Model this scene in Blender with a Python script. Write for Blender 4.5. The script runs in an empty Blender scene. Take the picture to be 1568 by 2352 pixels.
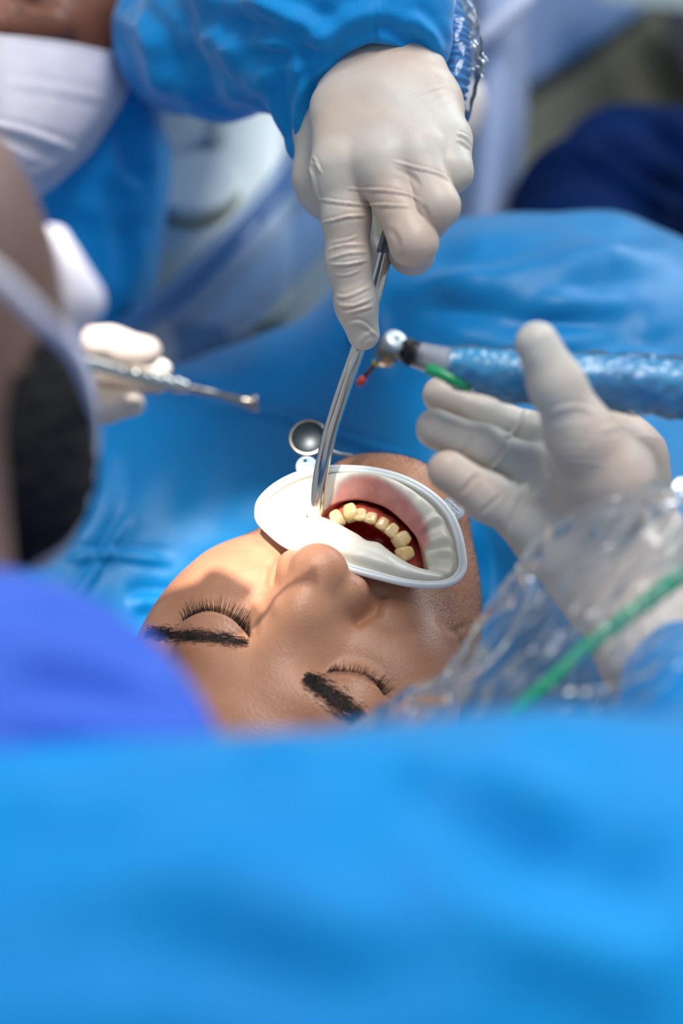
import bpy, bmesh, math, random
import numpy as np
from mathutils import Vector, Matrix

# ------------------------------------------------------------------ camera
scene = bpy.context.scene
FPX = 1568 * 50.0 / 24.0            # focal length in pixels of the 1568x2352 frame
PITCH = math.radians(50)            # camera looks 50 degrees below the horizon
CAM = np.array([0.0, 0.0, 1.30])
AX = np.array([[1, 0, 0],
               [0, math.sin(PITCH), math.cos(PITCH)],
               [0, -math.cos(PITCH), math.sin(PITCH)]])   # right, up, back
cd = bpy.data.cameras.new('camera')
cam_o = bpy.data.objects.new('camera', cd)
scene.collection.objects.link(cam_o)
cam_o.location = CAM
cam_o.rotation_euler = (math.pi / 2 - PITCH, 0, 0)
cd.sensor_fit = 'HORIZONTAL'; cd.sensor_width = 24.0; cd.lens = 50.0
cd.clip_start = 0.02
cd.dof.use_dof = True
cd.dof.focus_distance = 0.640
cd.dof.aperture_fstop = 2.8
scene.camera = cam_o

# ------------------------------------------------------------------ world, lights, exposure
scene.view_settings.view_transform = 'Standard'
scene.view_settings.look = 'None'
scene.view_settings.gamma = 1.0
scene.view_settings.use_curve_mapping = False
scene.view_settings.exposure = 0.0
w = bpy.data.worlds.new('room_light'); scene.world = w
w.use_nodes = True
w.node_tree.nodes['Background'].inputs[0].default_value = (0.74, 0.86, 1.0, 1)
w.node_tree.nodes['Background'].inputs[1].default_value = 0.45

def area(name, loc, target, size, power, col, sizey=None):
    l = bpy.data.lights.new(name, 'AREA'); o = bpy.data.objects.new(name, l)
    scene.collection.objects.link(o)
    l.shape = 'RECTANGLE'; l.size = size; l.size_y = sizey or size
    l.energy = power; l.color = col
    o.location = loc
    o.rotation_euler = (Vector(target) - Vector(loc)).to_track_quat('-Z', 'Y').to_euler()
    return o
area('ceiling_light_main', (0.35, 0.9, 2.7), (0.3, 0.6, 0), 0.6, 30, (1.0, 0.98, 0.95), 1.2)
area('window_light', (1.9, 2.9, 1.7), (0.1, 0.5, 0.8), 1.6, 42, (0.86, 0.93, 1.0), 1.2)
# operating lamp: small hard beam from above onto cheek and mouth
sp = bpy.data.lights.new('operating_lamp', 'SPOT'); spo = bpy.data.objects.new('operating_lamp', sp)
scene.collection.objects.link(spo)
LAMP_POS = (-0.20, 0.36, 1.75)
LAMP_AIM = (-0.068, 0.425, 0.79)
spo.location = LAMP_POS
spo.rotation_euler = (Vector(LAMP_AIM) - Vector(LAMP_POS)).to_track_quat('-Z', 'Y').to_euler()
sp.energy = 105; sp.color = (1.0, 0.96, 0.90)
sp.spot_size = math.radians(9.0); sp.spot_blend = 0.4; sp.shadow_soft_size = 0.02

# ------------------------------------------------------------------ helpers: space
rng = random.Random(7)
npr = np.random.default_rng(11)
def S(r, g, b):
    def l(c):
        c /= 255.0
        return c / 12.92 if c <= .04045 else ((c + .055) / 1.055) ** 2.4
    return (l(r), l(g), l(b), 1.0)
def C(px, py, d):
    """view-aligned millimetres of the point that stands d metres deep at this spot"""
    return np.array([(px - 784.0) * d / FPX, -(py - 1176.0) * d / FPX, -d]) * 1000.0
def toW(v):
    return CAM + (np.asarray(v, float) / 1000.0) @ AX
def W(px, py, d):
    return toW(C(px, py, d))
def px_of(v):
    v = np.asarray(v, float)
    return np.stack([784 + FPX * v[:, 0] / -v[:, 2], 1176 - FPX * v[:, 1] / -v[:, 2]], 1)

# ------------------------------------------------------------------ helpers: objects
col = scene.collection
def link(o, parent=None):
    col.objects.link(o)
    if parent is not None: o.parent = parent
    return o
def tag(o, label=None, cat=None, group=None, kind=None):
    if label: o['label'] = label
    if cat: o['category'] = cat
    if group: o['group'] = group
    if kind: o['kind'] = kind
    return o
def thing(name, label, cat, loc=None, group=None):
    o = bpy.data.objects.new(name, None); col.objects.link(o)
    o.empty_display_size = 0.02
    return tag(o, label, cat, group)
def mesh(name, verts, faces, mat, parent=None, smooth=True, world=False, attr=None):
    """verts in view-aligned mm unless world=True"""
    v = np.asarray(verts, float)
    if not world: v = toW(v)
    me = bpy.data.meshes.new(name)
    if isinstance(faces, np.ndarray):
        n = faces.shape[1]
        me.vertices.add(len(v)); me.vertices.foreach_set('co', v.ravel())
        me.loops.add(faces.size); me.loops.foreach_set('vertex_index', faces.ravel().astype(np.int32))
        me.polygons.add(len(faces))
        me.polygons.foreach_set('loop_start', np.arange(0, faces.size, n, dtype=np.int32))
        me.update(calc_edges=True)
        me.validate()
    else:
        me.from_pydata(v.tolist(), [], faces)
    if smooth: me.shade_smooth()
    if attr:
        for k, a in attr.items():
            at = me.attributes.new(k, 'FLOAT', 'POINT')
            at.data.foreach_set('value', np.asarray(a, np.float32))
    me.materials.append(mat)
    o = bpy.data.objects.new(name, me)
    return link(o, parent)

# ------------------------------------------------------------------ helpers: implicit surfaces
def seg(p, a, b, ra, rb):
    a = a.astype(p.dtype); ba = (b - a).astype(p.dtype); L2 = max(ba @ ba, 1e-9)
    t = np.clip(((p - a) @ ba) / L2, 0, 1)
    q = p - a - t[:, None] * ba
    return np.sqrt(np.einsum('ij,ij->i', q, q)) - (p.dtype.type(ra) + p.dtype.type(rb - ra) * t)
def ell(p, c, r, M=None):
    q = p - np.asarray(c, p.dtype); r = np.asarray(r, p.dtype)
    if M is not None: q = q @ M.T.astype(p.dtype)
    q = q / r
    k0 = np.sqrt(np.einsum('ij,ij->i', q, q)); q2 = q / r
    k1 = np.sqrt(np.einsum('ij,ij->i', q2, q2)) + p.dtype.type(1e-9)
    return k0 * (k0 - 1) / k1
def smin(a, b, k):
    h = np.clip(.5 + .5 * (b - a) / k, 0, 1)
    return b + (a - b) * h - k * h * (1 - h)
def smax(a, b, k): return -smin(-a, -b, k)

def surface(f, lo, hi, h, lip=1.25, proj=1):
    """surface nets of the implicit function f (mm)"""
    B = 4
    lo = np.asarray(lo, float); hi = np.asarray(hi, float)
    nb = np.ceil((hi - lo) / (h * B)).astype(int)
    n = nb * B
    ci = np.stack(np.meshgrid(*[np.arange(k) for k in nb], indexing='ij'), -1).reshape(-1, 3)
    lo32 = lo.astype(np.float32); h32 = np.float32(h)
    fc = np.concatenate([f(lo32 + (c + np.float32(.5 * (B - 1) / B)).astype(np.float32) * (B * h32)) for c in np.array_split(ci, max(1, len(ci) // 60000))])
    D = np.repeat(np.repeat(np.repeat(np.where(fc.reshape(nb) > 0, 1e3, -1e3).astype(np.float32), B, 0), B, 1), B, 2)
    act = ci[np.abs(fc) < 4.5 * h * lip]
    off = np.stack(np.meshgrid(*[np.arange(B)] * 3, indexing='ij'), -1).reshape(-1, 3)
    for s in range(0, len(act), 1000):
        g = (act[s:s + 1000, None, :] * B + off[None]).reshape(-1, 3)
        D[g[:, 0], g[:, 1], g[:, 2]] = f(lo32 + g.astype(np.float32) * h32)
    I = D < 0
    cnt = np.zeros(n - 1, np.int8)
    for dx in (0, 1):
        for dy in (0, 1):
            for dz in (0, 1):
                cnt += I[dx:n[0] - 1 + dx, dy:n[1] - 1 + dy, dz:n[2] - 1 + dz]
    cells = np.argwhere((cnt > 0) & (cnt < 8))
    idx = -np.ones(n - 1, np.int64); idx[tuple(cells.T)] = np.arange(len(cells))
    acc = np.zeros((len(cells), 3)); num = np.zeros(len(cells))
    corners = [(a, b, c) for a in (0, 1) for b in (0, 1) for c in (0, 1)]
    for i, c0 in enumerate(corners):
        for c1 in corners[i + 1:]:
            if sum(abs(a - b) for a, b in zip(c0, c1)) != 1: continue
            d0 = D[tuple((cells + c0).T)]; d1 = D[tuple((cells + c1).T)]
            m = (d0 < 0) != (d1 < 0)
            t = np.where(m, d0 / np.where(m, d0 - d1, 1), 0)
            acc += m[:, None] * (np.array(c0) + t[:, None] * (np.array(c1) - np.array(c0))); num += m
    V = lo + (cells + acc / np.maximum(num, 1)[:, None]) * h
    quads = []
    for ax in range(3):
        u, v = (ax + 1) % 3, (ax + 2) % 3
        sl0 = [slice(None)] * 3; sl1 = [slice(None)] * 3
        sl0[ax] = slice(0, -1); sl1[ax] = slice(1, None)
        ch = I[tuple(sl0)] != I[tuple(sl1)]
        e = np.argwhere(ch)
        e = e[(e[:, u] > 0) & (e[:, v] > 0) & (e[:, u] < n[u] - 1) & (e[:, v] < n[v] - 1)]
        ins = I[tuple(e.T)]
        def at(du, dv):
            q = e.copy(); q[:, u] -= du; q[:, v] -= dv
            return idx[tuple(q.T)]
        q = np.stack([at(1, 1), at(0, 1), at(0, 0), at(1, 0)], 1)
        q = np.where(ins[:, None], q, q[:, ::-1])
        quads.append(q[(q >= 0).all(1)])
    Fq = np.concatenate(quads)
    tet = np.array([[1, -1, -1], [-1, -1, 1], [-1, 1, -1], [1, 1, 1]], float)
    e = h * .5; nrm = np.zeros_like(V)
    for it in range(max(1, proj)):
        g = sum(t[None] * f(V + e * t)[:, None] for t in tet) / (4 * e)
        gl = np.sqrt((g * g).sum(1))[:, None] + 1e-9
        nrm = g / gl
        if proj:
            V = V - nrm * np.clip(f(V)[:, None] / np.maximum(gl, .5), -.6 * h, .6 * h)
    return V, Fq, nrm

def polydist(P, line):
    """distance (and 0..1 position) of 2D points to a polyline"""
    line = np.asarray(line, float)
    L = np.sqrt(((line[1:] - line[:-1]) ** 2).sum(1)); tot = L.sum(); s0 = 0
    best = np.full(len(P), 1e9); tt = np.zeros(len(P)); sd = np.zeros(len(P))
    for a, b, l in zip(line[:-1], line[1:], L):
        ba = b - a; t = np.clip(((P - a) @ ba) / (ba @ ba + 1e-9), 0, 1)
        q = P - a - t[:, None] * ba; d = np.sqrt((q * q).sum(1))
        m = d < best
        best = np.where(m, d, best); tt = np.where(m, (s0 + t * l) / tot, tt)
        sd = np.where(m, np.sign(ba[0] * q[:, 1] - ba[1] * q[:, 0]), sd)
        s0 += l
    return best, tt, sd
def smoothline(pts, n=24):
    """Catmull-Rom through the points"""
    p = np.asarray(pts, float)
    if len(p) < 3: return np.linspace(p[0], p[-1], n)
    q = np.vstack([2 * p[0] - p[1], p, 2 * p[-1] - p[-2]]); out = []
    k = len(p) - 1; m = max(2, n // k)
    for i in range(k):
        for t in np.linspace(0, 1, m, endpoint=False):
            a, b, c, d = q[i:i + 4]
            out.append(.5 * (2 * b + (c - a) * t + (2 * a - 5 * b + 4 * c - d) * t * t + (3 * b - a - 3 * c + d) * t ** 3))
    out.append(p[-1]); return np.array(out)
def creases(V, nrm, items):
    """fold lines pressed into (or raised from) a surface: (points, width px, height mm)"""
    P = px_of(V)
    view = -V / np.sqrt((V * V).sum(1))[:, None]
    face = np.clip((nrm * view).sum(1) * 3 + .2, 0, 1)
    dv = np.zeros(len(V))
    for line, wd, amp in items:
        ln = smoothline(line, 20)
        lo = ln.min(0) - 4 * wd; hi = ln.max(0) + 4 * wd
        m = np.where(((P > lo) & (P < hi)).all(1) & (face > 0))[0]
        if not len(m): continue
        d, t, sd = polydist(P[m], ln)
        x = d / wd
        env = np.clip(np.minimum(t, 1 - t) * 5, 0, 1); env = np.where((t <= 0) | (t >= 1), 0.0, env)
        dv[m] += amp * env * np.exp(-x * x)
        dv[m] -= .45 * amp * env * np.exp(-((x - 1.7) ** 2) * 1.2)
    return V + nrm * (dv * face)[:, None]

def chainf(pts, k=3.0):
    """list of ((px,py,d,rpx), ...) joints -> implicit function of a tapering chain"""
    J = [(C(a, b, d), r * d / FPX * 1000) for a, b, d, r in pts]
    def f(p):
        o = None
        for (a, ra), (b, rb) in zip(J[:-1], J[1:]):
            s = seg(p, a, b, ra, rb)
            o = s if o is None else smin(o, s, k)
        return o
    f.box = (np.min([a - r for a, r in J], 0), np.max([a + r for a, r in J], 0))
    return f
def boxof(fs, pad=4):
    return np.min([f.box[0] for f in fs], 0) - pad, np.max([f.box[1] for f in fs], 0) + pad

# ------------------------------------------------------------------ helpers: parametric shapes
def tube(path, radii, seg_n=16, cap=True):
    """swept circle; path Nx3, radii scalar or N; returns verts, faces"""
    p = np.asarray(path, float); n = len(p)
    r = np.full(n, radii, float) if np.isscalar(radii) else np.asarray(radii, float)
    t = np.gradient(p, axis=0); t /= np.linalg.norm(t, axis=1)[:, None] + 1e-12
    up = np.array([0, 0, 1.0]) if abs(t[0, 2]) < .9 else np.array([1.0, 0, 0])
    u = np.cross(t[0], up); u /= np.linalg.norm(u)
    vs = []; a = np.linspace(0, 2 * np.pi, seg_n, endpoint=False)
    for i in range(n):
        u = u - t[i] * (u @ t[i]); u /= np.linalg.norm(u); v = np.cross(t[i], u)
        vs.append(p[i] + r[i] * (np.cos(a)[:, None] * u + np.sin(a)[:, None] * v))
    V = np.concatenate(vs); F = []
    for i in range(n - 1):
        for j in range(seg_n):
            k = (j + 1) % seg_n
            F.append((i * seg_n + j, i * seg_n + k, (i + 1) * seg_n + k, (i + 1) * seg_n + j))
    if cap:
        F.append(tuple(range(seg_n))[::-1]); F.append(tuple(range((n - 1) * seg_n, n * seg_n)))
    return V, F
def join(parts):
    V = []; F = []; o = 0
    for v, f in parts:
        V.append(np.asarray(v, float)); F += [tuple(i + o for i in q) for q in f]; o += len(v)
    return np.concatenate(V), F
def grid_faces(n, m, wrap=False):
    F = []
    for i in range(n - 1):
        for j in range(m if wrap else m - 1):
            k = (j + 1) % m
            F.append((i * m + j, i * m + k, (i + 1) * m + k, (i + 1) * m + j))
    return F
def crgrid(ctrl, nu, nv):
    """smooth patch through a net of control points (rows x cols x k)"""
    A = np.array([smoothline_n(r, nv) for r in np.asarray(ctrl, float)])
    return np.array([smoothline_n(A[:, j], nu) for j in range(nv)]).transpose(1, 0, 2)
def smoothline_n(p, n):
    p = np.asarray(p, float); k = len(p) - 1
    q = np.vstack([2 * p[0] - p[1], p, 2 * p[-1] - p[-2]])
    t = np.linspace(0, k, n); i = np.minimum(t.astype(int), k - 1); t = (t - i)[:, None]
    a, b, c, d = q[i], q[i + 1], q[i + 2], q[i + 3]
    return .5 * (2 * b + (c - a) * t + (2 * a - 5 * b + 4 * c - d) * t ** 2 + (3 * b - a - 3 * c + d) * t ** 3)
def fbm(P, scale, seed=0, octv=3):
    """cheap smooth noise from sums of sines"""
    r = np.random.default_rng(seed); o = np.zeros(len(P)); a = 1.0; s = scale
    for k in range(octv):
        for j in range(4):
            d = r.normal(size=P.shape[1]); d /= np.linalg.norm(d)
            o += a * np.sin((P @ d) * 2 * np.pi / s + r.uniform(0, 6.28)) * .5
        a *= .5; s *= .5
    return o
def thick(o, mm, offset=0):
    m = o.modifiers.new('thickness', 'SOLIDIFY'); m.thickness = mm / 1000; m.offset = offset
    return o

# ------------------------------------------------------------------ materials
class MB:
    def __init__(s, name):
        s.m = bpy.data.materials.new(name); s.m.use_nodes = True
        s.t = s.m.node_tree; s.n = s.t.nodes; s.l = s.t.links
        s.b = s.n['Principled BSDF']; s.out = s.n['Material Output']
    def set(s, **k):
        for a, v in k.items(): s.b.inputs[a.replace('_', ' ')].default_value = v
        return s
    def node(s, t, **k):
        n = s.n.new(t)
        for a, v in k.items(): setattr(n, a, v)
        return n
    def coord(s, kind='Object'):
        return s.node('ShaderNodeTexCoord').outputs[kind]
    def noise(s, scale, detail=3, rough=.5, dist=0):
        n = s.node('ShaderNodeTexNoise'); n.inputs['Scale'].default_value = scale
        n.inputs['Detail'].default_value = detail; n.inputs['Roughness'].default_value = rough
        n.inputs['Distortion'].default_value = dist
        s.l.new(s.coord(), n.inputs['Vector']); return n
    def mixcol(s, a, b, scale, detail=3, lo=.35, hi=.65, dist=0):
        n = s.noise(scale, detail, dist=dist)
        r = s.node('ShaderNodeValToRGB'); r.color_ramp.elements[0].position = lo; r.color_ramp.elements[1].position = hi
        r.color_ramp.elements[0].color = a; r.color_ramp.elements[1].color = b
        s.l.new(n.outputs['Fac'], r.inputs['Fac']); s.l.new(r.outputs['Color'], s.b.inputs['Base Color'])
        return r
    def bump(s, scale, strength, dist=.001, detail=3, kind='noise'):
        if kind == 'noise': n = s.noise(scale, detail); o = n.outputs['Fac']
        else:
            n = s.node('ShaderNodeTexVoronoi'); n.inputs['Scale'].default_value = scale
            s.l.new(s.coord(), n.inputs['Vector']); o = n.outputs['Distance']
        b = s.node('ShaderNodeBump'); b.inputs['Strength'].default_value = strength; b.inputs['Distance'].default_value = dist
        prev = s.b.inputs['Normal'].links
        if prev: s.l.new(prev[0].from_socket, b.inputs['Normal'])
        s.l.new(o, b.inputs['Height']); s.l.new(b.outputs['Normal'], s.b.inputs['Normal'])
        return s
def cloth(name, c1, c2, rough=.75, scale=14, sheen=.25, spec=.12):
    m = MB(name); m.mixcol(c1, c2, scale, 4); m.set(Roughness=rough, Sheen_Weight=sheen, Sheen_Roughness=.35)
    m.b.inputs['Specular IOR Level'].default_value = spec
    m.bump(1400, .25, .0006, 2); m.bump(90, .15, .002, 3)
    return m.m
def film(name, tint=(1, 1, 1, 1), gloss=.03, bump=.35, scale=40, haze=.03):
    """clear thin plastic: see-through with sharp highlights on its crinkles"""
    m = MB(name)
    tr = m.node('ShaderNodeBsdfTransparent'); tr.inputs[0].default_value = tint
    gl = m.node('ShaderNodeBsdfGlossy'); gl.inputs['Roughness'].default_value = .18
    df = m.node('ShaderNodeBsdfDiffuse'); df.inputs[0].default_value = (.85, .92, 1, 1)
    fr = m.node('ShaderNodeFresnel'); fr.inputs[0].default_value = 1.22
    nz = m.noise(scale, 3, .5, 1.2)
    bp = m.node('ShaderNodeBump'); bp.inputs['Strength'].default_value = bump; bp.inputs['Distance'].default_value = .003
    m.l.new(nz.outputs['Fac'], bp.inputs['Height'])
    m.l.new(bp.outputs[0], gl.inputs['Normal'])
    ad = m.node('ShaderNodeMath', operation='ADD'); ad.inputs[1].default_value = gloss; m.l.new(fr.outputs[0], ad.inputs[0])
    mx = m.node('ShaderNodeMixShader'); m.l.new(ad.outputs[0], mx.inputs[0]); m.l.new(tr.outputs[0], mx.inputs[1]); m.l.new(gl.outputs[0], mx.inputs[2])
    m2 = m.node('ShaderNodeMixShader'); m2.inputs[0].default_value = haze
    m.l.new(mx.outputs[0], m2.inputs[1]); m.l.new(df.outputs[0], m2.inputs[2])
    m.l.new(m2.outputs[0], m.out.inputs['Surface']); return m.m
M = {}
M['gown'] = cloth('gown_fabric', S(0, 134, 208), S(2, 148, 222), .65, 14, .25, .25)
M['scrub'] = cloth('scrub_fabric', S(66, 104, 212), S(76, 114, 220), .85, 14, .1)
M['drape'] = cloth('drape_fabric', S(0, 120, 184), S(0, 132, 198), .42, 14, .25, .35)
M['floor'] = MB('floor_vinyl').set(Base_Color=S(118, 118, 100), Roughness=.6).m
m = MB('glove_latex'); m.mixcol(S(210, 188, 172), S(208, 202, 192), 22)
m.set(Roughness=.46, Subsurface_Weight=.12, Subsurface_Scale=.004); m.b.inputs['Subsurface Radius'].default_value = (1, .6, .45)
m.bump(260, .12, .0015, 4); M['glove'] = m.m
m = MB('steel'); m.set(Base_Color=S(205, 205, 200), Metallic=1.0, Roughness=.2); M['steel'] = m.m
m = MB('white_plastic'); m.set(Base_Color=S(212, 224, 226), Roughness=.35); M['whiteplastic'] = m.m
m = MB('mask_fabric'); m.mixcol(S(214, 210, 222), S(226, 222, 232), 60); m.set(Roughness=.85); m.bump(1200, .2, .0005); M['mask'] = m.m
# ================================================================== setting
def hit(px, py, z):
    """point of the horizontal plane at height z seen at this spot"""
    r = W(px, py, 1.0) - CAM
    return CAM + r * ((z - CAM[2]) / r[2])
def rbox(name, lo, hi, bev, mat, parent=None, segs=4, rotz=0.0, taper=None):
    bm = bmesh.new(); bmesh.ops.create_cube(bm, size=1)
    lo = np.array(lo, float); hi = np.array(hi, float); c = (lo + hi) / 2; s = hi - lo
    for v in bm.verts:
        v.co = Vector((v.co.x * s[0], v.co.y * s[1], v.co.z * s[2]))
        if taper and v.co.z < 0: v.co.x *= taper; v.co.y *= taper
    bmesh.ops.bevel(bm, geom=list(bm.edges), offset=bev, segments=segs, profile=.5, affect='EDGES')
    bmesh.ops.rotate(bm, verts=bm.verts, cent=(0, 0, 0), matrix=Matrix.Rotation(rotz, 3, 'Z'))
    bmesh.ops.translate(bm, verts=bm.verts, vec=Vector(c))
    me = bpy.data.meshes.new(name); bm.to_mesh(me); bm.free(); me.shade_smooth(); me.materials.append(mat)
    return link(bpy.data.objects.new(name, me), parent)
def lathe(name, prof, mat, parent=None, n=40, loc=(0, 0, 0), axis=None):
    """profile of (radius, height) turned about an axis"""
    a = np.linspace(0, 2 * np.pi, n, endpoint=False)
    V = np.concatenate([np.stack([r * np.cos(a), r * np.sin(a), np.full(n, z)], 1) for r, z in prof])
    F = grid_faces(len(prof), n, True)
    F.append(tuple(range(n))[::-1]); F.append(tuple(range((len(prof) - 1) * n, len(prof) * n)))
    if axis is not None:
        q = np.array(Vector((0, 0, 1)).rotation_difference(Vector(axis)).to_matrix()); V = V @ q.T
    return mesh(name, V + np.array(loc), F, mat, parent, world=True)

tag(rbox('floor', (-3, -1.5, -.1), (3.5, 4.5, 0), .005, M['floor']), kind='structure')
m = MB('wall_paint').set(Base_Color=S(205, 210, 212), Roughness=.8).m
tag(rbox('wall_back', (-3, 4.0, 0), (3.5, 4.1, 2.7), .005, m), kind='structure')

# ---- white cuspidor with a round lid
t = thing('cuspidor', 'white cuspidor with a round flat lid, behind the raised gloved hand', 'cuspidor')
ZC = .645
a = hit(420, 548, ZC); b = hit(420, 190, ZC)
body = rbox('body', (a[0] - .055, a[1], ZC - .10), (a[0] + .075, b[1], ZC), .03, M['whiteplastic'], t, 6)
m = MB('grey_shell').set(Base_Color=S(96, 108, 120), Roughness=.5).m
rbox('pedestal', (a[0] - .025, a[1] + .03, 0), (a[0] + .02, b[1] - .03, ZC - .09), .03, m, t)
c = hit(446, 452, ZC)
lathe('lid', [(.030, -.004), (.031, .003), (.033, .008), (.0345, .010), (.035, .013), (.034, .015), (.031, .0155), (.02, .0158), (.004, .016)], M['whiteplastic'], t, 48, (c[0], c[1], ZC))
lathe('seat_ring', [(.033, -.002), (.0345, .0), (.0345, .002), (.033, .003)], MB('seal_rubber').set(Base_Color=S(140, 140, 120), Roughness=.6).m, t, 48, (c[0], c[1], ZC))
p = hit(500, 320, ZC)
lathe('spout', [(.009, -.004), (.009, .02), (.008, .028), (.004, .031)], M['whiteplastic'], t, 24, (p[0], p[1], ZC))
# ---- black post filling the dark gap beside it
k = hit(350, 640, .45)
lathe('gap_post', [(.05, 0), (.05, .03), (.02, .05), (.02, .40), (.03, .45)], MB('black_plastic').set(Base_Color=S(14, 16, 18), Roughness=.5).m, None, 24, (k[0] - .045, k[1], 0))
tag(bpy.data.objects['gap_post'], 'black post filling the dark gap beside the cuspidor at the edge of the blue gown', 'stool')
# ---- grey armrest of the treatment chair with a round knob
t = thing('chair_armrest', 'grey chair armrest with a shiny round knob below the plastic-covered hose', 'armrest')
m = MB('grey_upholstery').set(Base_Color=S(106, 126, 142), Roughness=.45).m
a = hit(480, 800, .53); b = hit(790, 540, .53)
rbox('arm_pad', (-.088, a[1] - .1, .42), (b[0] + .03, b[1] + .05, .53), .035, m, t, 6)
kp = hit(535, 738, .54)
lathe('knob', [(.012, -.02), (.014, 0), (.0135, .006), (.010, .011), (.004, .0135)], M['steel'], t, 24, (kp[0] + .006, kp[1], .535))
p0 = hit(580, 700, .54); p1 = hit(585, 620, .55)
V, Fc = tube([p0 + [0, 0, -.01], p0 + [0, 0, .02], (p0 + p1) / 2 + [0, 0, .03], p1], .006, 12)
mesh('bracket', V, Fc, MB('dark_grey').set(Base_Color=S(50, 66, 82), Roughness=.4).m, t, world=True)

# ---- pale upright column and tilted panel beyond the hand
m = MB('lavender_shell'); m.mixcol(S(142, 162, 204), S(160, 178, 216), 5); m.set(Roughness=.45)
t = thing('equipment_column', 'pale lavender equipment column rising behind the raised gloved hand', 'equipment')
V = crgrid([[list(W(x0, y, d)) for x0, d in ((x1, 1.26), (x1 + .2 * (x2 - x1), 1.18), (x1 + .5 * (x2 - x1), 1.15), (x1 + .8 * (x2 - x1), 1.18), (x2, 1.30), (x2 - 20, 1.4))]
            for y, x1, x2 in ((-120, 1050, 1215), (120, 1050, 1212), (300, 1045, 1208), (480, 1035, 1190), (700, 1020, 1170))], 30, 30)
o = mesh('column', V.reshape(-1, 3), grid_faces(30, 30), m.m, t, world=True); thick(o, 20, 1)
V, Fc = tube(np.array([W(1085, 105, 1.13), W(1120, 75, 1.13), W(1160, 40, 1.13), W(1215, -20, 1.13)]), [.006, .008, .008, .008], 14)
mesh('arm', V, Fc, MB('lavender_highlight').set(Base_Color=S(196, 206, 236), Roughness=.4).m, t, world=True)  # pale diagonal highlight, built as a lighter-coloured tube on the column
V, Fc = tube(np.array([W(1085, 190, 1.10), W(1083, 230, 1.10), W(1070, 290, 1.10), W(1060, 340, 1.11)]), [.008, .012, .011, .007], 16)
mesh('hose_socket', V, Fc, MB('socket_plastic').set(Base_Color=S(214, 206, 206), Roughness=.4).m, t, world=True)

m = MB('panel_paint'); m.mixcol(S(48, 98, 160), S(60, 110, 168), 4); m.set(Roughness=.4)
t = thing('cabinet', 'blue-grey cabinet panel beyond the pale column, tilted edge in the background', 'cabinet')
def slab(name, pts, d, th, mat, parent):
    """prism with the outline pts (pixels) at depths d, running back by th metres"""
    f = np.array([W(x, y, q) for (x, y), q in zip(pts, d)]); n = len(f)
    bk = f + np.array([0, th, -th * .2])
    return mesh(name, np.concatenate([f, bk]), [tuple(range(n))[::-1], tuple(range(n, 2 * n))] + [(i, (i + 1) % n, n + (i + 1) % n, n + i) for i in range(n)], mat, parent, smooth=False, world=True)
slab('panel', [(1190, -160), (1500, -160), (1480, 15), (1400, 75), (1300, 140), (1205, 195), (1190, 180)], [2.0] * 7, .05, m.m, t)
slab('gap_strip', [(1192, 180), (1300, 140), (1480, 15), (1500, 30), (1330, 165), (1205, 250)], [2.02] * 6, .06, MB('gap_dark').set(Base_Color=S(34, 46, 52), Roughness=.6).m, t)  # dark strip standing in for the dark gap below the panel
o = slab('worktop', [(1360, -60), (1640, -60), (1640, 26), (1560, 20), (1470, 10), (1380, -4)], [1.75] * 6, .12, MB('worktop_grey').set(Base_Color=S(150, 170, 176), Roughness=.5).m, None)
tag(o, 'light grey worktop edge in the upper right corner', 'worktop')
o = slab('dark_stool', [(1530, 20), (1700, 20), (1700, 300), (1600, 190), (1550, 100)], [2.1] * 5, .3, MB('navy_vinyl').set(Base_Color=S(8, 24, 48), Roughness=.6).m, None)
tag(o, 'dark navy stool edge at the far upper right', 'stool')

# ---- drape over the patient
up = smoothline_n([(-150, 1010), (60, 930), (230, 880), (400, 838), (560, 792), (680, 748), (740, 690), (800, 600), (900, 545), (1050, 505), (1170, 488), (1300, 484), (1400, 490), (1480, 512), (1568, 552), (1720, 640)], 300)
lo_ = np.stack([np.linspace(-250, 1900, 300), np.full(300, 1900.)], 1)
T = np.linspace(0, 1, 260)[:, None, None]
PX = up[None] * (1 - T) + lo_[None] * T
P2 = PX.reshape(-1, 2)
g = lambda cx, cy, sx, sy: np.exp(-((P2[:, 0] - cx) / sx) ** 2 - ((P2[:, 1] - cy) / sy) ** 2)
hh = .615 - .075 * (1 / (1 + np.exp(-(P2[:, 0] * .8 - P2[:, 1] * .5 - 100) / 130))) - .025 * g(1250, 640, 330, 160) + .03 * g(1150, 1350, 120, 250) + .05 * g(620, 1500, 420, 240)
edge = np.repeat(T.ravel(), 300)
hh += .05 * np.exp(-edge * 14) * (P2[:, 0] < 800) + .035 * np.exp(-edge * 30) * (P2[:, 0] >= 800)
ray = np.array([-math.sin(PITCH) + (1176 - y) / FPX * math.cos(PITCH) for y in P2[:, 1]])
dd = hh / -ray
Vc = np.stack([(P2[:, 0] - 784) * dd / FPX, -(P2[:, 1] - 1176) * dd / FPX, -dd], 1) * 1000
def nrm_grid(V, n, m):
    G = V.reshape(n, m, 3); a = np.gradient(G, axis=0); b = np.gradient(G, axis=1)
    N = np.cross(a, b).reshape(-1, 3); N /= np.linalg.norm(N, axis=1)[:, None] + 1e-9
    s = np.sign((N * -V).sum(1)); return N * s[:, None]
Vc = Vc + nrm_grid(Vc, 260, 300) * (1.2 * fbm(P2, 420, 3))[:, None]
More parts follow.
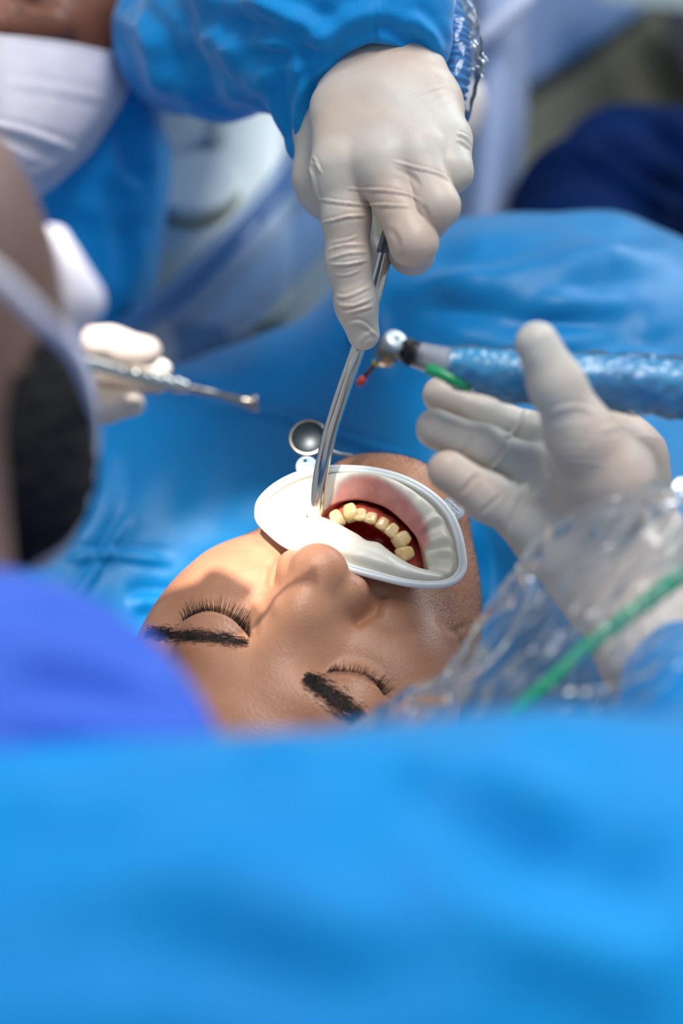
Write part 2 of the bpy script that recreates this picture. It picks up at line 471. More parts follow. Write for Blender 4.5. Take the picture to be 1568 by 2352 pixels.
Vc = creases(Vc, nrm_grid(Vc, 260, 300), [
    ([(900, 690), (1050, 655), (1250, 620), (1400, 600), (1568, 590)], 30, 5), ([(950, 700), (1100, 720), (1300, 745), (1568, 790)], 34, -5),
    ([(1000, 560), (1250, 560), (1500, 640)], 40, 4), ([(1100, 820), (1350, 770), (1568, 760)], 26, 3), ([(860, 700), (870, 800), (860, 900)], 30, 2.5),
    ([(440, 925), (570, 940), (700, 968), (870, 1030), (960, 1050)], 8, 3.0), ([(150, 1290), (250, 1275), (400, 1290)], 12, 2.0), ([(160, 1395), (230, 1290), (300, 1180)], 12, 2),
    ([(240, 1000), (230, 1150), (150, 1300)], 30, 3), ([(290, 1390), (340, 1385), (420, 1390)], 18, 3.5), ([(1060, 1180), (1100, 1300), (1110, 1420)], 22, 2), ([(250, 820), (400, 870), (520, 880)], 30, 2)])
DV, DF = Vc, grid_faces(260, 300)
t = thing('patient_drape', 'blue surgical drape spread over the patient and under the chin', 'drape')
o = mesh('sheet', Vc, np.array(grid_faces(260, 300)), M['drape'], t); thick(o, 1.2, -1)

# ---- clear-wrapped hose running diagonally behind the hand
t = thing('wrapped_hose', 'dark blue hose wrapped in clear plastic, slanting in front of the cuspidor', 'hose')
path = smoothline([C(250, 800, .93), C(330, 745, .93), C(450, 650, .94), (C(560, 535, .95)), C(650, 430, .97), C(740, 290, 1.0)], 40)
V, Fc = tube(path, 6.0, 14); mesh('hose', V, Fc, MB('hose_blue').set(Base_Color=S(0, 56, 104), Roughness=.4).m, t)
net = [[C(x + ox, y + oy, d + dz) for (x, y, d) in ((240, 810, .93), (330, 750, .93), (450, 655, .94), (560, 540, .95), (650, 435, .97), (740, 300, 1.0))]
       for ox, oy, dz in ((-34, -34, .0), (-14, -14, -.012), (14, 14, -.014), (44, 44, -.004), (80, 78, .0), (118, 112, .012))]
G = crgrid(net, 30, 80)
m = MB('sleeve_film'); m.set(Base_Color=S(92, 140, 200), Roughness=.25, Alpha=.38); m.bump(30, .5, .006)
o = mesh('film', G.reshape(-1, 3), np.array(grid_faces(30, 80)), m.m, t); thick(o, .4)
# ================================================================== patient
_e1 = np.array([.914, -.406, 0]); _e2 = np.array([.406, .914, 0]); _z = np.array([0, 0, 1.])
_a, _b, _th = math.radians(30), math.radians(15), math.radians(-7)
_Y = math.cos(_a) * _e2 - math.sin(_a) * _z; _N0 = math.sin(_a) * _e2 + math.cos(_a) * _z
_X = math.cos(_b) * _e1 + math.sin(_b) * _N0; _N = math.cos(_b) * _N0 - math.sin(_b) * _e1
_X, _Y = math.cos(_th) * _X + math.sin(_th) * _Y, math.cos(_th) * _Y - math.sin(_th) * _X
RF = np.array([_X, _Y, _N])          # face frame: right, towards chin, outwards
OF = C(655, 1495, .622)
def f2c(v): return OF + np.asarray(v, float) @ RF
def FP(px, py, z):
    """face-frame point at height z (mm) above the eye plane; z may be a function of (x, y)"""
    r = C(px, py, 1.0); zz = z if not callable(z) else 0.0
    for _ in range(8 if callable(z) else 1):
        t = (zz + _N @ OF) / (_N @ r); q = RF @ (t * r - OF)
        if callable(z): zz = z(q[0], q[1])
    return q
def ellz(z0, k, y0=0, ky=0.0):
    return lambda x, y: z0 - k * x * x - ky * (y - y0) ** 2

E1 = FP(508, 1432, 1); E2 = FP(815, 1570, 1)
EYES = (np.array([-33.5, 1.0, -12.5]), np.array([33.5, -0.5, -12.5]))
V3 = lambda *a: np.array(a, float)
def face_sdf(p):
    x, y, z = p.T
    d = ell(p, V3(0, -30, -84), V3(77, 98, 92))                       # cranium
    d = smin(d, ell(p, V3(0, 46, -58), V3(62, 78, 60)), 22)             # lower face
    for s in (-1, 1):
        d = smin(d, ell(p, V3(s * 47, 22, -26), V3(22, 26, 20)), 26)    # cheekbone
        d = smin(d, ell(p, V3(s * 62, -4, -44), V3(15, 30, 28)), 16)    # temple
        d = smin(d, seg(p, V3(s * 48, 62, -66), V3(s * 22, 106, -30), 12, 14), 22)   # jaw
        d = smin(d, ell(p, V3(s * 22, -16, -3.5), V3(22, 8, 9)), 14)     # brow ridge
    d = smin(d, ell(p, V3(3, 109, -22), V3(25, 17, 20)), 18)            # chin
    for e in EYES:                                                     # sockets and closed lids
        d = smax(d, -ell(p, e + V3(0, 2, 25), V3(19, 13, 13)), 10)
        d = smin(d, ell(p, e, V3(17.5, 14.5, 13.6)), 4.5)
    # nose
    n = seg(p, V3(0, -8, -3), V3(-0.5, 16, 7), 9.5, 10.5)
    n = smin(n, seg(p, V3(-.5, 16, 7), V3(-1, 34, 14), 10.5, 10.5), 8)
    n = smin(n, seg(p, V3(0, 4, -6), V3(0, 30, 0), 15, 16), 9)
    n = smin(n, ell(p, V3(-1.0, 36, 16), V3(12, 10, 10.5)), 6)
    for s in (-1, 1):
        n = smin(n, ell(p, V3(s * 15 - .5, 34.5, 5), V3(8.5, 9.5, 10.5)), 4.5)
    d = smin(d, n, 9)
    for s in (-1, 1):
        d = smax(d, -ell(p, V3(s * 7 - .5, 45, 8), V3(4, 5, 8)), 2.5)     # nostrils
        g = polydist(p[:, :2], [(s * 21.5, 27), (s * 25, 36), (s * 24, 44)])[0]
        d = d + 2.4 * np.exp(-(g / 3.2) ** 2) * (z > -25)               # ala groove
    # open mouth under the retractor
    d = smax(d, -ell(p, V3(0, 77, -4), V3(37, 24, 34)), 8)
    # neck
    d = smin(d, seg(p, V3(0, 70, -120), V3(0, 190, -120), 46, 46), 20)
    return d
m = MB('skin')
r = m.mixcol(S(172, 116, 86), S(202, 148, 116), 26, 4, .3, .7)
m.set(Roughness=.42, Subsurface_Weight=.18, Subsurface_Scale=.006); m.b.inputs['Subsurface Radius'].default_value = (1, .38, .22)
m.b.inputs['Specular IOR Level'].default_value = .45
m.bump(900, .22, .0006, 3, 'v'); m.bump(220, .06, .001, 3)
M['skin'] = m.m
V, Fq, N = surface(face_sdf, (-84, -135, -140), (84, 160, 34), .95)
Vc = f2c(V); Nc = N @ RF
Vc = creases(Vc, Nc, [
    ([(430, 1418), (470, 1402), (520, 1408), (560, 1440), (580, 1468)], 4.5, -1.3),           # closed lid line
    ([(738, 1553), (780, 1546), (830, 1555), (870, 1575), (895, 1596)], 4.5, -1.3),
    ([(1000, 1420), (1040, 1450), (1075, 1430)], 9, -.7), ([(560, 1380), (585, 1420), (580, 1470)], 10, -.5),
    ([(560, 1340), (620, 1360), (640, 1420)], 14, .5), ([(830, 1400), (900, 1440), (960, 1440)], 18, -.5)])
HV, HF, HN = Vc, Fq, Nc
patient = thing('person', 'patient lying back with closed eyes, stubble and mouth held open', 'person')
head = mesh('head', Vc, Fq, M['skin'], patient)
# ------------------------------------------------------------------ mouth and cheek retractor
zm = lambda a: [(560 + x * .3508, 1020 + y * .3508) for x, y in a]
def resample_closed(pts, n):
    p = np.asarray(pts, float); k = len(p)
    q = np.array([p[i % k] for i in range(-1, k + 2)]); out = []
    for i in range(k):
        for t in np.linspace(0, 1, 24, endpoint=False):
            a, b, c, d = q[i:i + 4]
            out.append(.5 * (2 * b + (c - a) * t + (2 * a - 5 * b + 4 * c - d) * t * t + (3 * b - a - 3 * c + d) * t ** 3))
    o = np.array(out + [out[0]]); s = np.r_[0, np.cumsum(np.linalg.norm(np.diff(o, axis=0), axis=1))]
    u = np.linspace(0, s[-1], n, endpoint=False)
    return np.stack([np.interp(u, s, o[:, j]) for j in range(o.shape[1])], 1)
RING = [(585, 1176), (592, 1148), (625, 1115), (675, 1088), (735, 1073), (800, 1070), (860, 1075), (925, 1092), (985, 1124), (1030, 1165), (1057, 1215), (1070, 1275),
        (1069, 1312), (1048, 1338), (1005, 1349), (940, 1346), (860, 1329), (790, 1310), (715, 1283), (650, 1254), (607, 1218), (588, 1195)]
OPEN = zm([(400, 475), (430, 452), (505, 442), (560, 405), (620, 375), (680, 363), (740, 358), (800, 365), (870, 385), (910, 400), (960, 430), (1030, 490), (1070, 530),
           (1120, 590), (1150, 640), (1172, 690), (1198, 760), (1206, 825), (1130, 810), (1080, 785), (1000, 735), (940, 690), (880, 645), (800, 630), (740, 590),
           (660, 545), (570, 500), (500, 475), (440, 482)])
NR = 240
# ring in the face frame: bowed back towards both mouth corners
zr = lambda x, y: 13 - .0052 * (x - 1) ** 2 - .0022 * (y - 74) ** 2
zo = lambda x, y: 4 - .0085 * (x - 2) ** 2
def angsort(pts, c, n):
    """resample a closed outline by the angle about c"""
    p = resample_closed(pts, 1200); a = np.unwrap(np.arctan2(p[:, 1] - c[1], (p[:, 0] - c[0]))); 
    if a[-1] < a[0]: p = p[::-1]; a = a[::-1]
    return p
ring_px = resample_closed(RING, NR); 
ring_f = np.array([FP(x, y, zr) for x, y in ring_px])
op = resample_closed(OPEN, 1400)
# match the opening to the ring: by position along both outlines from the left corner
op_px = resample_closed(OPEN, NR)
k0 = np.argmin(ring_px[:, 0]); k1 = np.argmin(op_px[:, 0])
ring_px = np.roll(ring_px, -k0, 0); ring_f = np.roll(ring_f, -k0, 0); op_px = np.roll(op_px, -k1, 0)
# re-time the opening so that its right corner meets the ring's right corner
jr = np.argmax(ring_px[:, 0] + .55 * ring_px[:, 1]); jo = np.argmax(op_px[:, 0] + .8 * op_px[:, 1])
idx = np.r_[np.linspace(0, jo, jr, endpoint=False), np.linspace(jo, NR, NR - jr, endpoint=False)]
opx = np.stack([np.interp(idx, np.arange(NR + 1), np.r_[op_px[:, j], op_px[:1, j]]) for j in (0, 1)], 1)
op_f = np.array([FP(x, y, zo) for x, y in opx])
retr = thing('cheek_retractor', 'white soft cheek and lip retractor stretched around the open mouth', 'retractor')
m = MB('retractor_rim'); m.set(Base_Color=S(232, 236, 236), Roughness=.32, Subsurface_Weight=.2, Subsurface_Scale=.003); M['rim'] = m.m
# rim: two stepped beads
cen = ring_f.mean(0); outv = ring_f - cen; outv[:, 2] = 0; outv /= np.linalg.norm(outv, axis=1)[:, None]
V1, F1 = tube(f2c(np.vstack([ring_f - outv * 1.2, (ring_f - outv * 1.2)[:1]])), 1.35, 14, False)
V2, F2 = tube(f2c(np.vstack([ring_f - outv * 2.9 + [0, 0, .2], (ring_f - outv * 2.9 + [0, 0, .2])[:1]])), 1.0, 12, False)
V, Fc = join([(V1, F1), (V2, F2)]); mesh('rim', V, Fc, M['rim'], retr)
# membrane from rim to opening and over its edge into the mouth
rows = []; NRW = 46
inw = op_f.mean(0) - op_f; inw[:, 2] = 0; inw /= np.linalg.norm(inw, axis=1)[:, None]
up_part = np.zeros(NR); 
ph = np.arange(NR) / NR
lip_w = np.exp(-((ph - .27) / .13) ** 2)          # over the lower lip
upl_w = np.exp(-((ph - .74) / .17) ** 2)           # over the upper lip
rad = np.linspace(0, 1, NRW)
for i, s in enumerate(rad):
    if s < .82:
        q = s / .82
        base = (ring_f - outv * 2.5) * (1 - q) + op_f * q
        bul = np.sin(np.pi * q) ** .8
        z = bul * (1.0 + 6.5 * lip_w + 4.0 * upl_w) - 3.0 * np.exp(-((q - .12) / .1) ** 2)
        base = base + np.array([0, 0, 1.0]) * z[:, None]
        # radial folds at the two corners
        fold = np.sin(np.pi * q) ** 1.2
        wr = np.exp(-((ph - .49) / .085) ** 2) * (np.sin(ph * 2 * np.pi * 23 + 2.2 * np.sin(q * 2.5)) + .5 * np.sin(ph * 2 * np.pi * 37 + 3 * q)) * 1.5
        wl = (np.exp(-((ph - .0) / .06) ** 2) + np.exp(-((ph - 1.0) / .06) ** 2)) * np.sin(ph * 2 * np.pi * 27) * .6
        wu = lip_w * (np.sin(ph * 2 * np.pi * 44) + .6 * np.sin(ph * 2 * np.pi * 67 + 1)) * .5 * (q ** 3)
        wb = upl_w * np.sin(ph * 2 * np.pi * 13 + 2 * q) * .35
        base = base + np.array([0, 0, 1.0]) * ((wr + wl + wu + wb) * fold)[:, None]
    else:
        q = (s - .82) / .18
        a = q * np.pi * .62
        rr = 3.2
        base = op_f + inw * (rr * np.sin(a) * .35 - 13 * q * np.clip(lip_w * 1.4, 0, 1)[:, None]) - np.array([0, 0, 1.0]) * (rr * (1 - np.cos(a)) + 14 * q * q)
    rows.append(base)
G = np.array(rows)
# wetness: where the membrane clings to the lip it turns see-through
LIP = np.array(zm([(545, 400), (585, 330), (620, 255), (700, 205), (800, 192), (880, 208), (960, 258), (1040, 318), (1100, 378), (1165, 465), (1205, 545), (1215, 640), (1160, 740), (1060, 700), (980, 600), (900, 520), (820, 480), (740, 470), (640, 480), (560, 470)]))
def inside(P, poly):
    r = np.zeros(len(P), bool); j = len(poly) - 1
    for i in range(len(poly)):
        a, b = poly[i], poly[j]
        c = ((a[1] > P[:, 1]) != (b[1] > P[:, 1])) & (P[:, 0] < (b[0] - a[0]) * (P[:, 1] - a[1]) / (b[1] - a[1] + 1e-9) + a[0])
        r ^= c; j = i
    return r
Gc = f2c(G.reshape(-1, 3)); GP = px_of(Gc)
ins = inside(GP, LIP); dl = polydist(GP, np.vstack([LIP, LIP[:1]]))[0]
wet = 1 / (1 + np.exp(-np.where(ins, dl, -dl) / 4.0))
wet = np.maximum(wet, np.repeat((rad > .84) * 1.0, NR) * np.tile(np.clip(lip_w * 1.6, 0, 1), NRW))
m = MB('retractor_membrane')
m.set(Base_Color=S(232, 228, 214), Roughness=.34, Subsurface_Weight=.25, Subsurface_Scale=.003)
m.b.inputs['Subsurface Radius'].default_value = (1, .8, .6)
at = m.node('ShaderNodeAttribute'); at.attribute_name = 'cling'
mr = m.node('ShaderNodeMapRange'); m.l.new(at.outputs['Fac'], mr.inputs[0]); mr.inputs[3].default_value = .97; mr.inputs[4].default_value = .10
m.l.new(mr.outputs[0], m.b.inputs['Alpha']); m.bump(500, .06, .0008)
mesh('membrane', Gc, np.array(grid_faces(NRW, NR, True)), m.m, retr, attr={'cling': wet})
# tabs with raised marks and a hole
m = MB('tab_plastic'); m.set(Base_Color=S(190, 214, 232), Roughness=.25, Alpha=.42); M['tab'] = m.m
m2 = MB('tab_marks'); m2.set(Base_Color=S(226, 238, 246), Roughness=.4, Alpha=.8)
def tab(center, rx, ry, ang, marks, zt0=-2.0):
    n = 36
    a = np.linspace(0, 2 * np.pi, n, endpoint=False)
    def P(x, y, h=0):
        xr = x * math.cos(ang) - y * math.sin(ang); yr = x * math.sin(ang) + y * math.cos(ang)
        return f2c(FP(center[0] + xr, center[1] + yr, zt0) + [0, 0, h])
    out = np.array([P(rx * math.cos(t), ry * math.sin(t)) for t in a]); out2 = np.array([P(rx * .86 * math.cos(t), ry * .86 * math.sin(t)) for t in a])
    hx, hy = rx * .0, -ry * .58
    inn = np.array([P(hx + rx * .17 * math.cos(t), hy + ry * .17 * math.sin(t)) for t in a])
    o = mesh('tab', np.concatenate([out, inn]), grid_faces(2, n, True), M['tab'], retr); thick(o, .7)
    V, Fc = tube(np.vstack([out2, out2[:1]]), .35, 8, False)
    parts = [(V, Fc)]
    for (x0, y0, x1, y1) in marks:
        parts.append(tube(np.array([P(x0 * rx, y0 * ry, .5), P((x0 + x1) / 2 * rx, (y0 + y1) / 2 * ry, .5), P(x1 * rx, y1 * ry, .5)]), .32, 6))
    V, Fc = join(parts); mesh('raised_marks', V, Fc, m2.m, o)
mk = []
for r_, n_ in ((-.22, 7), (.08, 6), (.36, 7)):
    for i in range(n_):
        x = -.62 + i * 1.24 / n_; mk += [(x, r_ - .07, x, r_ + .07)] + ([(x, r_ - .07, x + .09, r_ - .07), (x + .09, r_ - .07, x + .09, r_ + .07)] if i % 2 else [(x, r_ + .07, x + .1, r_ + .07)])
tab((704, 1072), 25, 24, -.25, mk)
tab((1040, 1168), 29, 27, .75, mk, -8.0)
# ---- lip, gums, teeth, tongue
m = MB('lip_skin'); m.mixcol(S(196, 108, 104), S(220, 146, 138), 90, 3); m.set(Roughness=.3, Subsurface_Weight=.2, Subsurface_Scale=.004); m.bump(260, .25, .001); M['lip'] = m.m
lw = np.where((ph > .02) & (ph < .50))[0]
L = G[:, lw][6:] + np.array([0, 0, -1.3])
mesh('lower_lip', f2c(L.reshape(-1, 3)), np.array(grid_faces(L.shape[0], L.shape[1])), M['lip'], patient)
m = MB('gum'); m.mixcol(S(188, 62, 52), S(214, 106, 90), 160, 3); m.set(Roughness=.18, Subsurface_Weight=.2, Subsurface_Scale=.003); M['gum'] = m.m
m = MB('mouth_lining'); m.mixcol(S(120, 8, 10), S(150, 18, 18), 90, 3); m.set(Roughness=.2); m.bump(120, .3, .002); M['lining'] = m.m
m = MB('tooth_enamel'); m.mixcol(S(226, 196, 138), S(240, 220, 176), 150, 2); m.set(Roughness=.16, Subsurface_Weight=.25, Subsurface_Scale=.003); M['tooth'] = m.m
# arch of the lower jaw: gum ridge sweeping back on both sides
ARCH = zm([(480, 560), (540, 490), (610, 445), (690, 418), (775, 422), (845, 448), (920, 492), (990, 545), (1055, 615), (1095, 690), (1118, 770), (1128, 830)])
za = lambda x, y: -2 - .016 * (x + 1) ** 2
ar = np.array([FP(x, y, za) for x, y in smoothline(ARCH, 60)])
rr = 4.3 + .35 * np.sin(np.arange(len(ar)) * 1.05)
V, Fc = tube(f2c(ar + [0, .3, -4]), rr, 18); 
mesh('gum', V, Fc, M['gum'], patient)
V, Fc = tube(f2c(ar + [0, 4.0, -12]), 7, 18); mesh('gum_fold', V, Fc, M['lining'], patient)
TEETH = [((612, 492), (590, 430), 84, 105), ((702, 452), (690, 392), 92, 108), ((765, 468), (775, 410), 76, 84), ((832, 490), (848, 442), 74, 72),
         ((905, 526), (930, 478), 72, 82), ((965, 567), (1000, 520), 76, 92), ((1030, 628), (1072, 588), 96, 108), ((1050, 720), (1098, 698), 92, 102)]
def tooth_mesh(kind):
    """rounded crown: width x, length y, thickness z, unit half-extents"""
    n, k = 20, 14; V = []
    for i in range(k + 1):
        v = i / k; yy = -1 + 2 * v                    # -1 cutting edge, +1 neck
        wv = (.95 - .30 * max(0, yy) ** 1.5) * min(1, ((1 - abs(yy) ** 12) + .02) ** .5)
        tv = (.42 + .50 * v ** .8 if kind == 'incisor' else .85 + .1 * v) * min(1, ((1 - abs(yy) ** 9) + .02) ** .5)
        for j in range(n):
            a = 2 * np.pi * j / n; e = .55
            V.append((wv * np.sign(np.cos(a)) * abs(np.cos(a)) ** e, yy, tv * np.sign(np.sin(a)) * abs(np.sin(a)) ** e + (.12 * (1 - yy * yy))))
    V.append((0, -1.0, 0)); V.append((0, 1.02, 0))
    Fc = grid_faces(k + 1, n, True) + [((k + 1) * n, (j + 1) % n, j) for j in range(n)] + [((k + 1) * n + 1, k * n + j, k * n + (j + 1) % n) for j in range(n)]
    return np.array(V), Fc
for i, (c, g_, wz, hz) in enumerate(TEETH):
    kind = 'incisor' if 1 < i < 6 else 'premolar'
    c = zm([c])[0]; g_ = zm([g_])[0]
    zt = lambda x, y: 1.0 - .016 * (x + 1) ** 2
    fc = FP(*c, zt); fg = FP(*g_, zt)
    yv = fg - fc; yv[2] -= 1.0; yv /= np.linalg.norm(yv)
    zv = np.array([fc[0] * .028, -.15, 1.0]); zv -= yv * (zv @ yv); zv /= np.linalg.norm(zv)
    xv = np.cross(yv, zv)
    mmpx = .3508 / 5.05
    V, Fc = tooth_mesh(kind)
    V = fc + V[:, :1] * xv * wz * mmpx / 2 * 1.13 + V[:, 1:2] * yv * hz * mmpx / 2 * 1.12 + V[:, 2:] * zv * (2.6 if kind == 'incisor' else 3.6)
    mesh('tooth', f2c(V), Fc, M['tooth'], patient)
# cavity and tongue floor
CAV = [(640, 1190), (700, 1160), (770, 1150), (860, 1150), (940, 1190), (985, 1260), (1000, 1320), (960, 1330), (880, 1300), (790, 1260), (700, 1220)]
cv = resample_closed(CAV, 60); rows = []
cc = FP(840, 1230, -30)
for s, z in ((.98, -9), (1.0, -16), (1.0, -26), (.8, -36), (.5, -42), (.2, -44), (.02, -44)):
    rows.append([cc * [1, 1, 0] + (FP(x, y, -12) - cc) * [s, s, 0] + [0, 0, z - .004 * (FP(x, y, -12)[0]) ** 2 * s * s] for x, y in cv])
R_ = np.array(rows); mesh('mouth_cavity', f2c(R_.reshape(-1, 3)), grid_faces(len(rows), 60, True), M['lining'], patient)
tg = lambda p: smin(ell(p, FP(860, 1232, -24), V3(20, 17, 9)), ell(p, FP(900, 1268, -26), V3(14, 14, 9)), 8)
tc = FP(870, 1240, -24); V, Fq, N = surface(tg, tc - 36, tc + 36, 1.2)
V = V + N * (.5 * fbm(V, 6, 5))[:, None]
mesh('tongue', f2c(V), Fq, M['lining'], patient)
# ------------------------------------------------------------------ lashes, brows, stubble
from mathutils.bvhtree import BVHTree
def bvh_of(V, F): return BVHTree.FromPolygons([tuple(v) for v in V], [tuple(q) for q in F])
HB = bvh_of(HV, HF)
def on(bv, px, py):
    r = C(px, py, 1.0); r /= np.linalg.norm(r)
    h = bv.ray_cast(Vector((0, 0, 0)), Vector(r))
    return (None, None) if h[0] is None else (np.array(h[0]), np.array(h[1]))
def hair(base, dirs, r0, seg_n=3):
    """tapering strand through base + cumulative offsets"""
    pts = np.vstack([base, base + np.cumsum(dirs, 0)]); rad = np.linspace(r0, r0 * .15, len(pts))
    return tube(pts, rad, seg_n, False)
m = MB('dark_hair').set(Base_Color=S(28, 20, 16), Roughness=.5).m; M['hair'] = m
def lashes(line, tipline, n):
    a = smoothline(line, 40); b = smoothline(tipline, 40); parts = []
    for i in range(n):
        t = (i + rng.uniform(-.3, .3)) / n; k = min(max(t, 0), 1) * (len(a) - 1); k0 = int(k); k1 = min(k0 + 1, len(a) - 1); fr = k - k0
        A = a[k0] * (1 - fr) + a[k1] * fr
        k = min(max(t, 0), 1) * (len(b) - 1); k0 = int(k); k1 = min(k0 + 1, len(b) - 1)
        Bp = b[k0] * (1 - fr) + b[k1] * fr
        p, nn = on(HB, *A)
        if p is None: continue
        L = rng.uniform(.7, 1.1)
        q = A + (Bp - A) * L + np.array([rng.gauss(0, 3), rng.gauss(0, 3)])
        e = C(q[0], q[1], -p[2] / 1000) + nn * rng.uniform(1.5, 3.0)
        v = e - p
        parts.append(hair(p - nn * .2, [v * .35 - nn * .1, v * .35 + nn * .3, v * .3 + nn * .8], .19))
    return join(parts)
V, Fc = lashes([(420, 1426), (450, 1410), (483, 1404), (525, 1417), (552, 1440), (573, 1467)], [(424, 1402), (446, 1384), (486, 1374), (537, 1386), (568, 1414), (582, 1448)], 110)
mesh('eyelashes', V, Fc, M['hair'], patient)
V, Fc = lashes([(752, 1545), (781, 1543), (828, 1550), (860, 1571), (882, 1598)], [(752, 1528), (783, 1521), (838, 1524), (880, 1550), (904, 1584)], 120)
mesh('eyelashes', V, Fc, M['hair'], patient)
def brow(line, w, n, along, fan):
    ln = smoothline(line, 40); parts = []
    for i in range(n):
        t = rng.betavariate(1.5, 1.5); k = t * (len(ln) - 1); k0 = int(k); k1 = min(k0 + 1, len(ln) - 1)
        c = ln[k0] * (1 - (k - k0)) + ln[k1] * (k - k0); tg_ = ln[min(k0 + 2, len(ln) - 1)] - ln[max(k0 - 2, 0)]; tg_ = tg_ / np.linalg.norm(tg_)
        nv = np.array([-tg_[1], tg_[0]]); off = rng.gauss(0, .45) * w * (1 - .35 * abs(2 * t - 1) ** 2)
        p, nn = on(HB, *(c + nv * off))
        if p is None: continue
        dpx = tg_ * along + nv * (fan * (1 - t) + rng.gauss(0, .25)) 
        q = c + nv * off + dpx * rng.uniform(14, 30)
        v = C(q[0], q[1], -p[2] / 1000) - p; v -= nn * (v @ nn)
        parts.append(hair(p - nn * .2, [v * .35 + nn * .7, v * .35 + nn * .1, v * .3 - nn * .5], .13))
    return join(parts)
V, Fc = brow([(575, 1478), (530, 1470), (450, 1462), (385, 1456), (335, 1452)], 17, 1100, 1.0, .3); mesh('eyebrow', V, Fc, M['hair'], patient)
V, Fc = brow([(694, 1548), (718, 1566), (760, 1600), (802, 1634), (850, 1672)], 28, 1300, 1.0, -.3); mesh('eyebrow', V, Fc, M['hair'], patient)
# beard stubble on chin and jaw
xf = (HV - OF) @ RF.T
sel = np.where(((xf[:, 1] > 96) | ((np.abs(xf[:, 0]) > 42) & (xf[:, 1] > 52))) & (xf[:, 1] < 135) & (xf[:, 2] > -75) & ((HN * -HV).sum(1) > 0))[0]
parts = []
for i in npr.choice(sel, min(7500, len(sel)), replace=False):
    n_ = HN[i]; d_ = n_ * .8 + RF[1] * .4 + npr.normal(size=3) * .25
    p = HV[i] + npr.normal(size=3) * .4; p = p - n_ * (n_ @ (p - HV[i]))
    parts.append(hair(p - n_ * .3, [d_ * npr.uniform(.5, 1.0)], .125))
V, Fc = join(parts); o = mesh('stubble', V, Fc, M['hair'], patient); o['kind'] = 'stuff'
# ================================================================== assistant (upper left) with the raised hand
def hand(name, palm, fingers, parent, mat, h=.75, kp=9, kf=7, cr=(), wr=0.35, extra=None):
    """gloved hand: palm chains melt together, each finger melts into the palm but stays apart from its neighbours"""
    pf = [chainf(c, 4) for c in palm]; ff = [chainf(c, 5) for c in fingers]
    def f(p):
        d = None
        for q in pf:
            s = q(p); d = s if d is None else smin(d, s, kp)
        o = d
        for q in ff: o = smin(o, smin(d, q(p), kf), 1.0)
        return o
    lo, hi = boxof(pf + ff)
    V, Fq, N = surface(f, lo, hi, h)
    V = V + N * (wr * .35 * fbm(V, 17, 21, 2))[:, None]
    V = creases(V, N, cr)
    return mesh(name, V, Fq, mat, parent)
z3 = lambda pts: [(600 + x * .3528, y * .3528) for x, y in pts]
assist = thing('person', 'assistant in blue gown and white mask leaning in with one arm raised', 'person')
CR = [(z3([(345, 1290), (560, 1325), (800, 1335), (980, 1345)]), 3.2, .9), (z3([(540, 1225), (800, 1240), (960, 1268), (1060, 1325)]), 3.2, .8),
      (z3([(385, 1452), (480, 1430), (560, 1410), (710, 1400)]), 3.2, .8), (z3([(850, 1045), (1000, 1090), (1150, 1130), (1255, 1195)]), 3.2, .8),
      (z3([(860, 1090), (980, 1150), (1040, 1230)]), 6, -.5), (z3([(1265, 905), (1320, 935), (1362, 975)]), 3.2, .9), (z3([(1270, 865), (1330, 890), (1356, 920)]), 3.2, .7),
      (z3([(300, 1080), (335, 1150), (350, 1230), (378, 1330)]), 3.8, .8), (z3([(330, 1010), (360, 1060), (380, 1120)]), 3.2, .4), (z3([(335, 1060), (370, 1090), (395, 1140)]), 3.2, .4),
      (z3([(950, 640), (1080, 590), (1195, 555)]), 3.8, .25), (z3([(1000, 700), (1120, 640), (1210, 590)]), 3.8, .2), (z3([(1050, 740), (1150, 690), (1240, 650)]), 3.8, .18),
      (z3([(425, 1635), (520, 1600), (690, 1590)]), 3.2, .7), (z3([(430, 1690), (560, 1650), (700, 1640)]), 3.2, .8), (z3([(438, 1722), (560, 1720), (705, 1690)]), 3.2, .9),
      (z3([(460, 1790), (560, 1790), (660, 1750)]), 3.2, .4), (z3([(450, 1580), (560, 1560), (640, 1530)]), 3.2, .4),
      (z3([(475, 1925), (560, 1930), (720, 1860)]), 3.8, .7), (z3([(490, 1985), (600, 1990), (735, 1935)]), 3.8, .7), (z3([(510, 2050), (620, 2020), (740, 1990)]), 3.8, .7),
      (z3([(530, 2110), (640, 2100), (720, 2160), (760, 2200)]), 3.8, .8), (z3([(620, 2240), (680, 2180), (740, 2170)]), 6, .5),
      (z3([(830, 1480), (880, 1560), (890, 1640)]), 8, -.4), (z3([(860, 1690), (920, 1720), (960, 1700)]), 3.8, .4), (z3([(1050, 1330), (1075, 1390), (1110, 1450)]), 6, -.5)]
hand('glove',
     [[(835, 120, .686, 76), (790, 260, .652, 74), (778, 392, .632, 60)], [(862, 115, .684, 78), (868, 250, .646, 74), (872, 370, .624, 58)],
      [(895, 115, .684, 78), (935, 240, .648, 76), (955, 350, .624, 58)], [(912, 130, .688, 76), (985, 240, .654, 70), (1022, 325, .634, 52)],
      [(805, 190, .695, 74), (745, 300, .682, 66), (735, 410, .676, 56)]],
     [[(782, 395, .631, 60), (795, 500, .630, 53), (799, 600, .632, 49), (818, 700, .635, 46), (835, 768, .640, 37)],
      [(874, 380, .623, 60), (950, 556, .612, 52), (946, 580, .645, 47), (934, 580, .672, 36)],
      [(958, 360, .623, 58), (1002, 474, .612, 50), (985, 500, .648, 46), (925, 500, .664, 38)],
      [(1024, 330, .633, 52), (1036, 394, .624, 46), (1010, 420, .660, 40), (955, 440, .678, 34)],
      [(735, 410, .678, 56), (745, 445, .684, 50), (812, 520, .690, 44), (840, 590, .690, 36), (846, 640, .688, 28)]], assist, M['glove'], h=.7, kp=14, kf=9, cr=CR)
